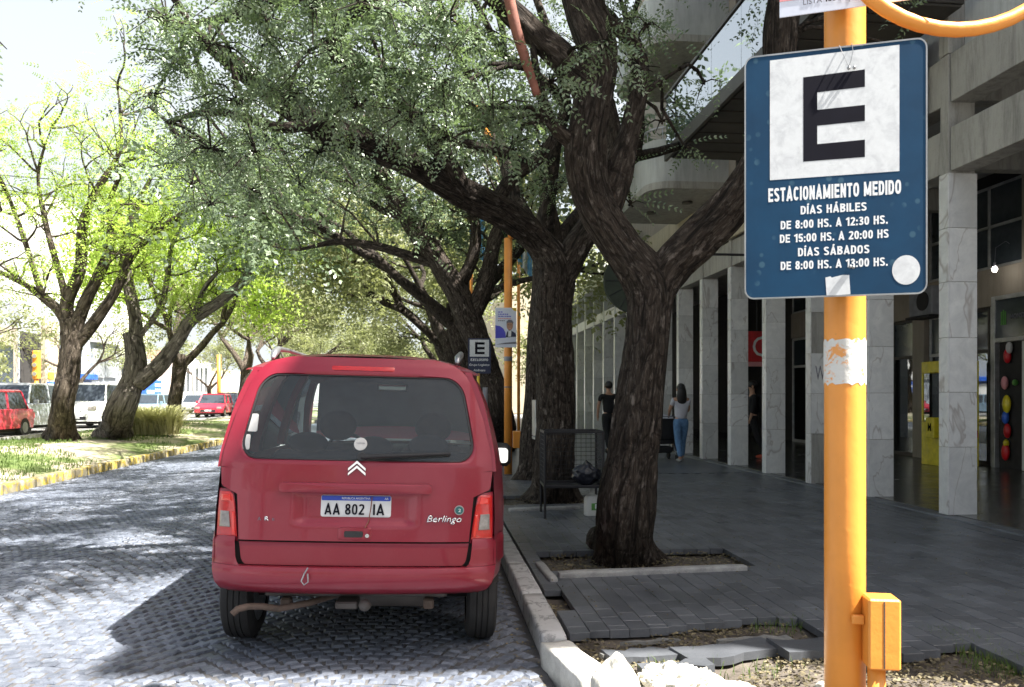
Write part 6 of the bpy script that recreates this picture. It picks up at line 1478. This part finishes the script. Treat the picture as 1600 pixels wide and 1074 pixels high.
# pampas grass
q = G(248, 672, .40); e = empty('pampas_grass', (q.x, q.y-1, .3), 0, 'large pale tuft of pampas grass on the median beyond the leaning tree', 'grass tuft'); q.y -= 1
V, Fc = [], []
for k in range(2600):
    a = rg.uniform(0, 6.28); r0 = abs(rg.gauss(0,.16)); h = rg.uniform(.5, 1.55); out = rg.uniform(.1, 1.0)*h*.75; x0, y0 = r0*math.cos(a)*1.5+rg.choice((-.55,0,.1,.6)), r0*math.sin(a); dx, dy = math.cos(a), math.sin(a); w = .016; i = len(V)
    for t in (0, .4, .75, 1):
        rr_ = out*(.35*t+.75*t*t)*1.15; zz = h*(t-.28*t**3)*(1-.15*t*t); V += [(x0+dx*rr_-dy*w*(1-t*.8), y0+dy*rr_+dx*w*(1-t*.8), zz), (x0+dx*rr_+dy*w*(1-t*.8), y0+dy*rr_-dx*w*(1-t*.8), zz)]
    for t in range(3): Fc.append((i+2*t, i+2*t+1, i+2*t+3, i+2*t+2))
me = bpy.data.meshes.new('blades'); me.from_pydata(V, [], Fc); me.materials.append(M['pampas']); o = mkobj('blades', me, None, e); tag(o, kind='stuff')
# traffic light on the far side
def tlight(px, pyb, pyt, D, lab):
    q = Wp(px, pyb, D); zt = Wp(px, pyt, D).z; e = empty('traffic_light', (q.x, q.y, .28), 0, lab, 'traffic light'); zt -= .28
    revol([(0,0,0),(0,0,zt-1.3)], .09, 12).build('post', M['orange'], e, True); b = MB(); b.box(-.14,.14,-.12,.15,zt-1.3,zt,.04); h = b.build('housing', M['orange'], e)
    for k in range(3):
        zz = zt-.25-.4*k; b = MB(); b.tube([(0,-.121,zz),(0,-.20,zz)], .11, 16); b.build('lens_hood', M['gold'], h); b = MB(); b.tube([(0,-.202,zz),(0,-.206,zz)], .09, 16); b.build('lens', M['lensclear'], h)
tlight(57, 640, 548, 36, 'orange traffic light standing behind the vans at the left')
for i, (px, D, pt) in enumerate(((342, 66, 560), (303, 75, 545))):
    q = Wp(px, 640, D); e = empty('distant_post', (q.x, q.y, .28), 0, ('yellow' if i == 0 else 'white')+' post standing near the end of the far sidewalk', 'post'); revol([(0,0,0),(0,0,Wp(px, pt, D).z)], .16, 10).build('shaft', M['orange'] if i == 0 else M['whitewall'], e, True)
# overhead cable
b = MB(); A, B_ = Wp(-60, 268, 24), Wp(420, 262, 26); b.tube([A.lerp(B_, k/12)-Vector((0,0,.35*math.sin(math.pi*k/12))) for k in range(13)], .014, 4); o = b.build('overhead_cable', M['wire']); tag(o, 'thin dark cable strung across the sky through the median trees', 'cable')

# ================================================================ PEOPLE
def skinmesh(name, J, E, m, parent, root=0, sub=2):
    me = bpy.data.meshes.new(name); me.from_pydata([j[0] for j in J], E, []); o = mkobj(name, me, m, parent)
    me.materials.clear(); me.materials.append(m)
    sk = o.modifiers.new('skin', 'SKIN'); ly = me.skin_vertices.new(name='') if not me.skin_vertices else me.skin_vertices[0]
    for i, j in enumerate(J): ly.data[i].radius = j[1]; ly.data[i].use_root = (i == root)
    sk.use_smooth_shade = True; s = o.modifiers.new('sub', 'SUBSURF'); s.levels = sub; s.render_levels = sub
    dg = bpy.context.evaluated_depsgraph_get(); nm = bpy.data.meshes.new_from_object(o.evaluated_get(dg)); o.modifiers.clear(); o.data = nm; nm.materials.clear(); nm.materials.append(m); nm.name = name
    nm.polygons.foreach_set('use_smooth', [True]*len(nm.polygons)); return o
def person(x, y, z, rz, lab, h, top, trousers, hair, shoe, stride=.18, arm_fwd=0, long_hair=False, female=False, backpack=False, sleeve=.25, swing=.1):
    e = empty('person', (x, y, z), rz, lab, 'person'); k = h/1.7; sh = .17 if female else .2; hp = .10
    V = lambda a, b, c: (a*k, b*k, c*k)
    hx = .045
    def arm(s):
        f = arm_fwd; sw = swing*s
        return [V(s*sh,0,1.38), V(s*(sh+.05), (.0+.12*f-sw*.4), 1.12+.02*f), V(s*(sh+.04-.06*f), .12*f+.22*f-sw, .90+.14*f), V(s*(sh+.03-.07*f), .42*f-sw*1.2, .84+.17*f)]
    J = [(V(0,0,.95), (.10*k,.075*k)), (V(0,0,1.15), (.09*k,.065*k)), (V(0,0,1.34), (.105*k,.07*k)), (V(0,.01,1.46), (.055*k,.055*k)), (V(0,.015,1.53), (.055*k,.06*k)), (V(0,.02,1.60), (.078*k,.095*k)), (V(0,.015,1.68), (.055*k,.07*k))]
    E = [(0,1),(1,2),(2,3),(3,4),(4,5),(5,6)]
    for s in (-1, 1):
        a = arm(s); i = len(J); J += [(a[0], (.05*k,.05*k)), (a[1], (.038*k,.04*k)), (a[2], (.03*k,.03*k)), (a[3], (.022*k,.035*k))]; E += [(2,i),(i,i+1),(i+1,i+2),(i+2,i+3)]
        d = Vector(a[3])-Vector(a[2]); d = d.normalized()
        for q_ in range(5):
            off = Vector((s*(-.012 if q_ == 4 else 0), (-.02+.013*q_) if q_ < 4 else .03, 0))*k; tip = Vector(a[3])+d*(.085-.01*abs(q_-1.5) if q_ < 4 else .05)*k+off*1.3
            J.append((tuple(Vector(a[3])+off*.8+d*.03*k), (.009*k,.009*k))); J.append((tuple(tip), (.007*k,.007*k))); n_ = len(J); E += [(i+3, n_-2), (n_-2, n_-1)]
    legs = []
    for s in (-1, 1):
        st = stride*s; i = len(J)
        L = [V(s*hp*.9,0,.88), V(s*hp*.85, st*.45+.03, .48), V(s*hp*.8, st-.02, .09), V(s*hp*.85, st+.13, .035)]; legs.append(L)
        J += [(L[0], (.085*k,.09*k)), (L[1], (.055*k,.06*k)), (L[2], (.035*k,.04*k)), (L[3], (.03*k,.025*k))]; E += [(0,i),(i,i+1),(i+1,i+2),(i+2,i+3)]
    skinmesh('body', J, E, M['skin'], e)
    # shirt
    J2 = [(V(0,0,.90), (.165*k,.135*k)), (V(0,0,1.12), (.145*k,.115*k)), (V(0,0,1.33), (.16*k,.115*k)), (V(0,.005,1.43), (.07*k,.065*k))]; E2 = [(0,1),(1,2),(2,3)]
    for s in (-1, 1):
        a = arm(s); p = Vector(a[0]); q_ = Vector(a[1]) if sleeve < .5 else Vector(a[2]); i = len(J2)
        J2 += [(tuple(p), (.06*k,.06*k)), (tuple(p.lerp(Vector(a[1]), .6 if sleeve < .5 else 1)), (.05*k,.052*k))]; E2 += [(2,i),(i,i+1)]
        if sleeve >= .5: J2.append((tuple(Vector(a[1]).lerp(Vector(a[2]), .6)), (.042*k,.042*k))); E2.append((i+1,i+2))
    skinmesh('shirt', J2, E2, M[top], e)
    J3 = [(V(0,0,1.0), (.14*k,.11*k)), (V(0,0,.90), (.155*k,.13*k))]; E3 = [(0,1)]
    for L in legs:
        i = len(J3); a = Vector(L[0]); J3 += [(tuple(a-Vector((0,0,.04*k))), (.098*k,.105*k)), (L[1], (.072*k,.078*k)), (tuple(Vector(L[2])+Vector((0,0,.02*k))), (.060*k,.062*k))]; E3 += [(1,i),(i,i+1),(i+1,i+2)]
    skinmesh('trousers', J3, E3, M[trousers], e)
    for L in legs:
        b = MB(); a = Vector(L[2]); c = Vector(L[3]); b.ell(((a.x+c.x)/2, (a.y+c.y)/2+.01, .045*k), (.048*k,.13*k,.045*k), 14, 8); b.build('shoe', M[shoe], e, True)
    b = MB(); b.ell(V(0,.0,1.635), (.092*k,.108*k,.10*k), 18, 12)
    if long_hair: b.rings([[Vector((math.cos(2*math.pi*t/14)*rx*k, (-.045+math.sin(2*math.pi*t/14)*ry_)*k, zz*k)) for t in range(14)] for zz, rx, ry_ in ((1.66,.07,.06),(1.58,.10,.075),(1.48,.115,.065),(1.38,.12,.055),(1.30,.10,.045),(1.24,.05,.03))])
    b.build('hair', M[hair], e, True)
    # face
    b = MB(); b.ell(V(0,.128,1.59), (.014*k,.022*k,.026*k), 8, 6); b.build('nose', M['skin'], e, True)
    for s in (-1, 1): b = MB(); b.ell(V(s*.032,.106,1.615), (.012*k,.01*k,.008*k), 8, 6); b.build('eye', M['ink'], e, True); b = MB(); b.ell(V(s*.088,.02,1.59), (.012*k,.022*k,.032*k), 8, 6); b.build('ear', M['skin'], e, True)
    b = MB(); b.ell(V(0,.114,1.545), (.028*k,.01*k,.008*k), 10, 6); b.build('mouth', M['pink'], e, True)
    if backpack: b = MB(); b.box(-.15*k,.15*k,-.27*k,-.10*k,1.0*k,1.42*k,.05); autosmooth(b.build('backpack', M['black_cloth'], e), 60)
    return e
g = G(1064, 722, .12); person(g.x, g.y, .12, R(4), 'woman with long black hair in white tee and blue jeans pushing a pushchair', 1.62, 'white_cloth', 'denim', 'hair', 'shoe', .16, .9, True, True, swing=0)
wx, wy = g.x, g.y
D = 19.5; q = Wp(951, 700, D); person(q.x, q.y, .12, R(10), 'man in black clothes walking away, half hidden by the nearest trunk', 1.72, 'black_cloth', 'black_cloth', 'hair', 'black_cloth', .2, 0, sleeve=.3)
q = Wp(1176, 700, 17.6); person(q.x, q.y, .135, R(80), 'person in black with a backpack and orange shoes walking between the marble columns', 1.68, 'black_cloth', 'black_cloth', 'hair', 'orange_shoe', .24, 0, backpack=True, sleeve=.6)
# pushchair
e = empty('pushchair', (wx-.22, wy+.62, .12), R(4), 'dark pushchair with grey hood edge in front of the woman', 'pushchair')
for a, c in ((( -.22,-.35,.95),(-.22,.25,.15)),((.22,-.35,.95),(.22,.25,.15)),((-.22,-.25,.12),(-.22,.1,.6)),((.22,-.25,.12),(.22,.1,.6)),((-.22,-.35,.95),(.22,-.35,.95))):
    b = MB(); b.tube([a, c], .012, 6); b.build('frame_tube', M['steel'], e)
b = MB(); b.box(-.2,.2,-.2,.2,.35,.45,.02); autosmooth(b.build('seat', M['black_cloth'], e)); b = MB(); b.box(-.2,.2,-.22,-.16,.45,.9,.02); autosmooth(b.build('backrest', M['black_cloth'], e))
b = MB(); b.rings([[Vector((xx, .05+.26*math.cos(R(a)), .72+.26*math.sin(R(a)))) for a in range(20, 181, 16)] for xx in (-.21, -.1, .1, .21)], cap=False, closed=False); b.build('hood', M['white_cloth'], e, True)
for s in (-1, 1):
    for yy in (-.25, .25): b = MB(); b.tube([(s*.24-.015, yy, .085),(s*.24+.015, yy, .085)], .085, 18); b.build('wheel', M['rubber'], e)
b = MB(); b.box(-.17,.17,-.2,.15,.16,.3,.03); autosmooth(b.build('basket', M['black_cloth'], e))
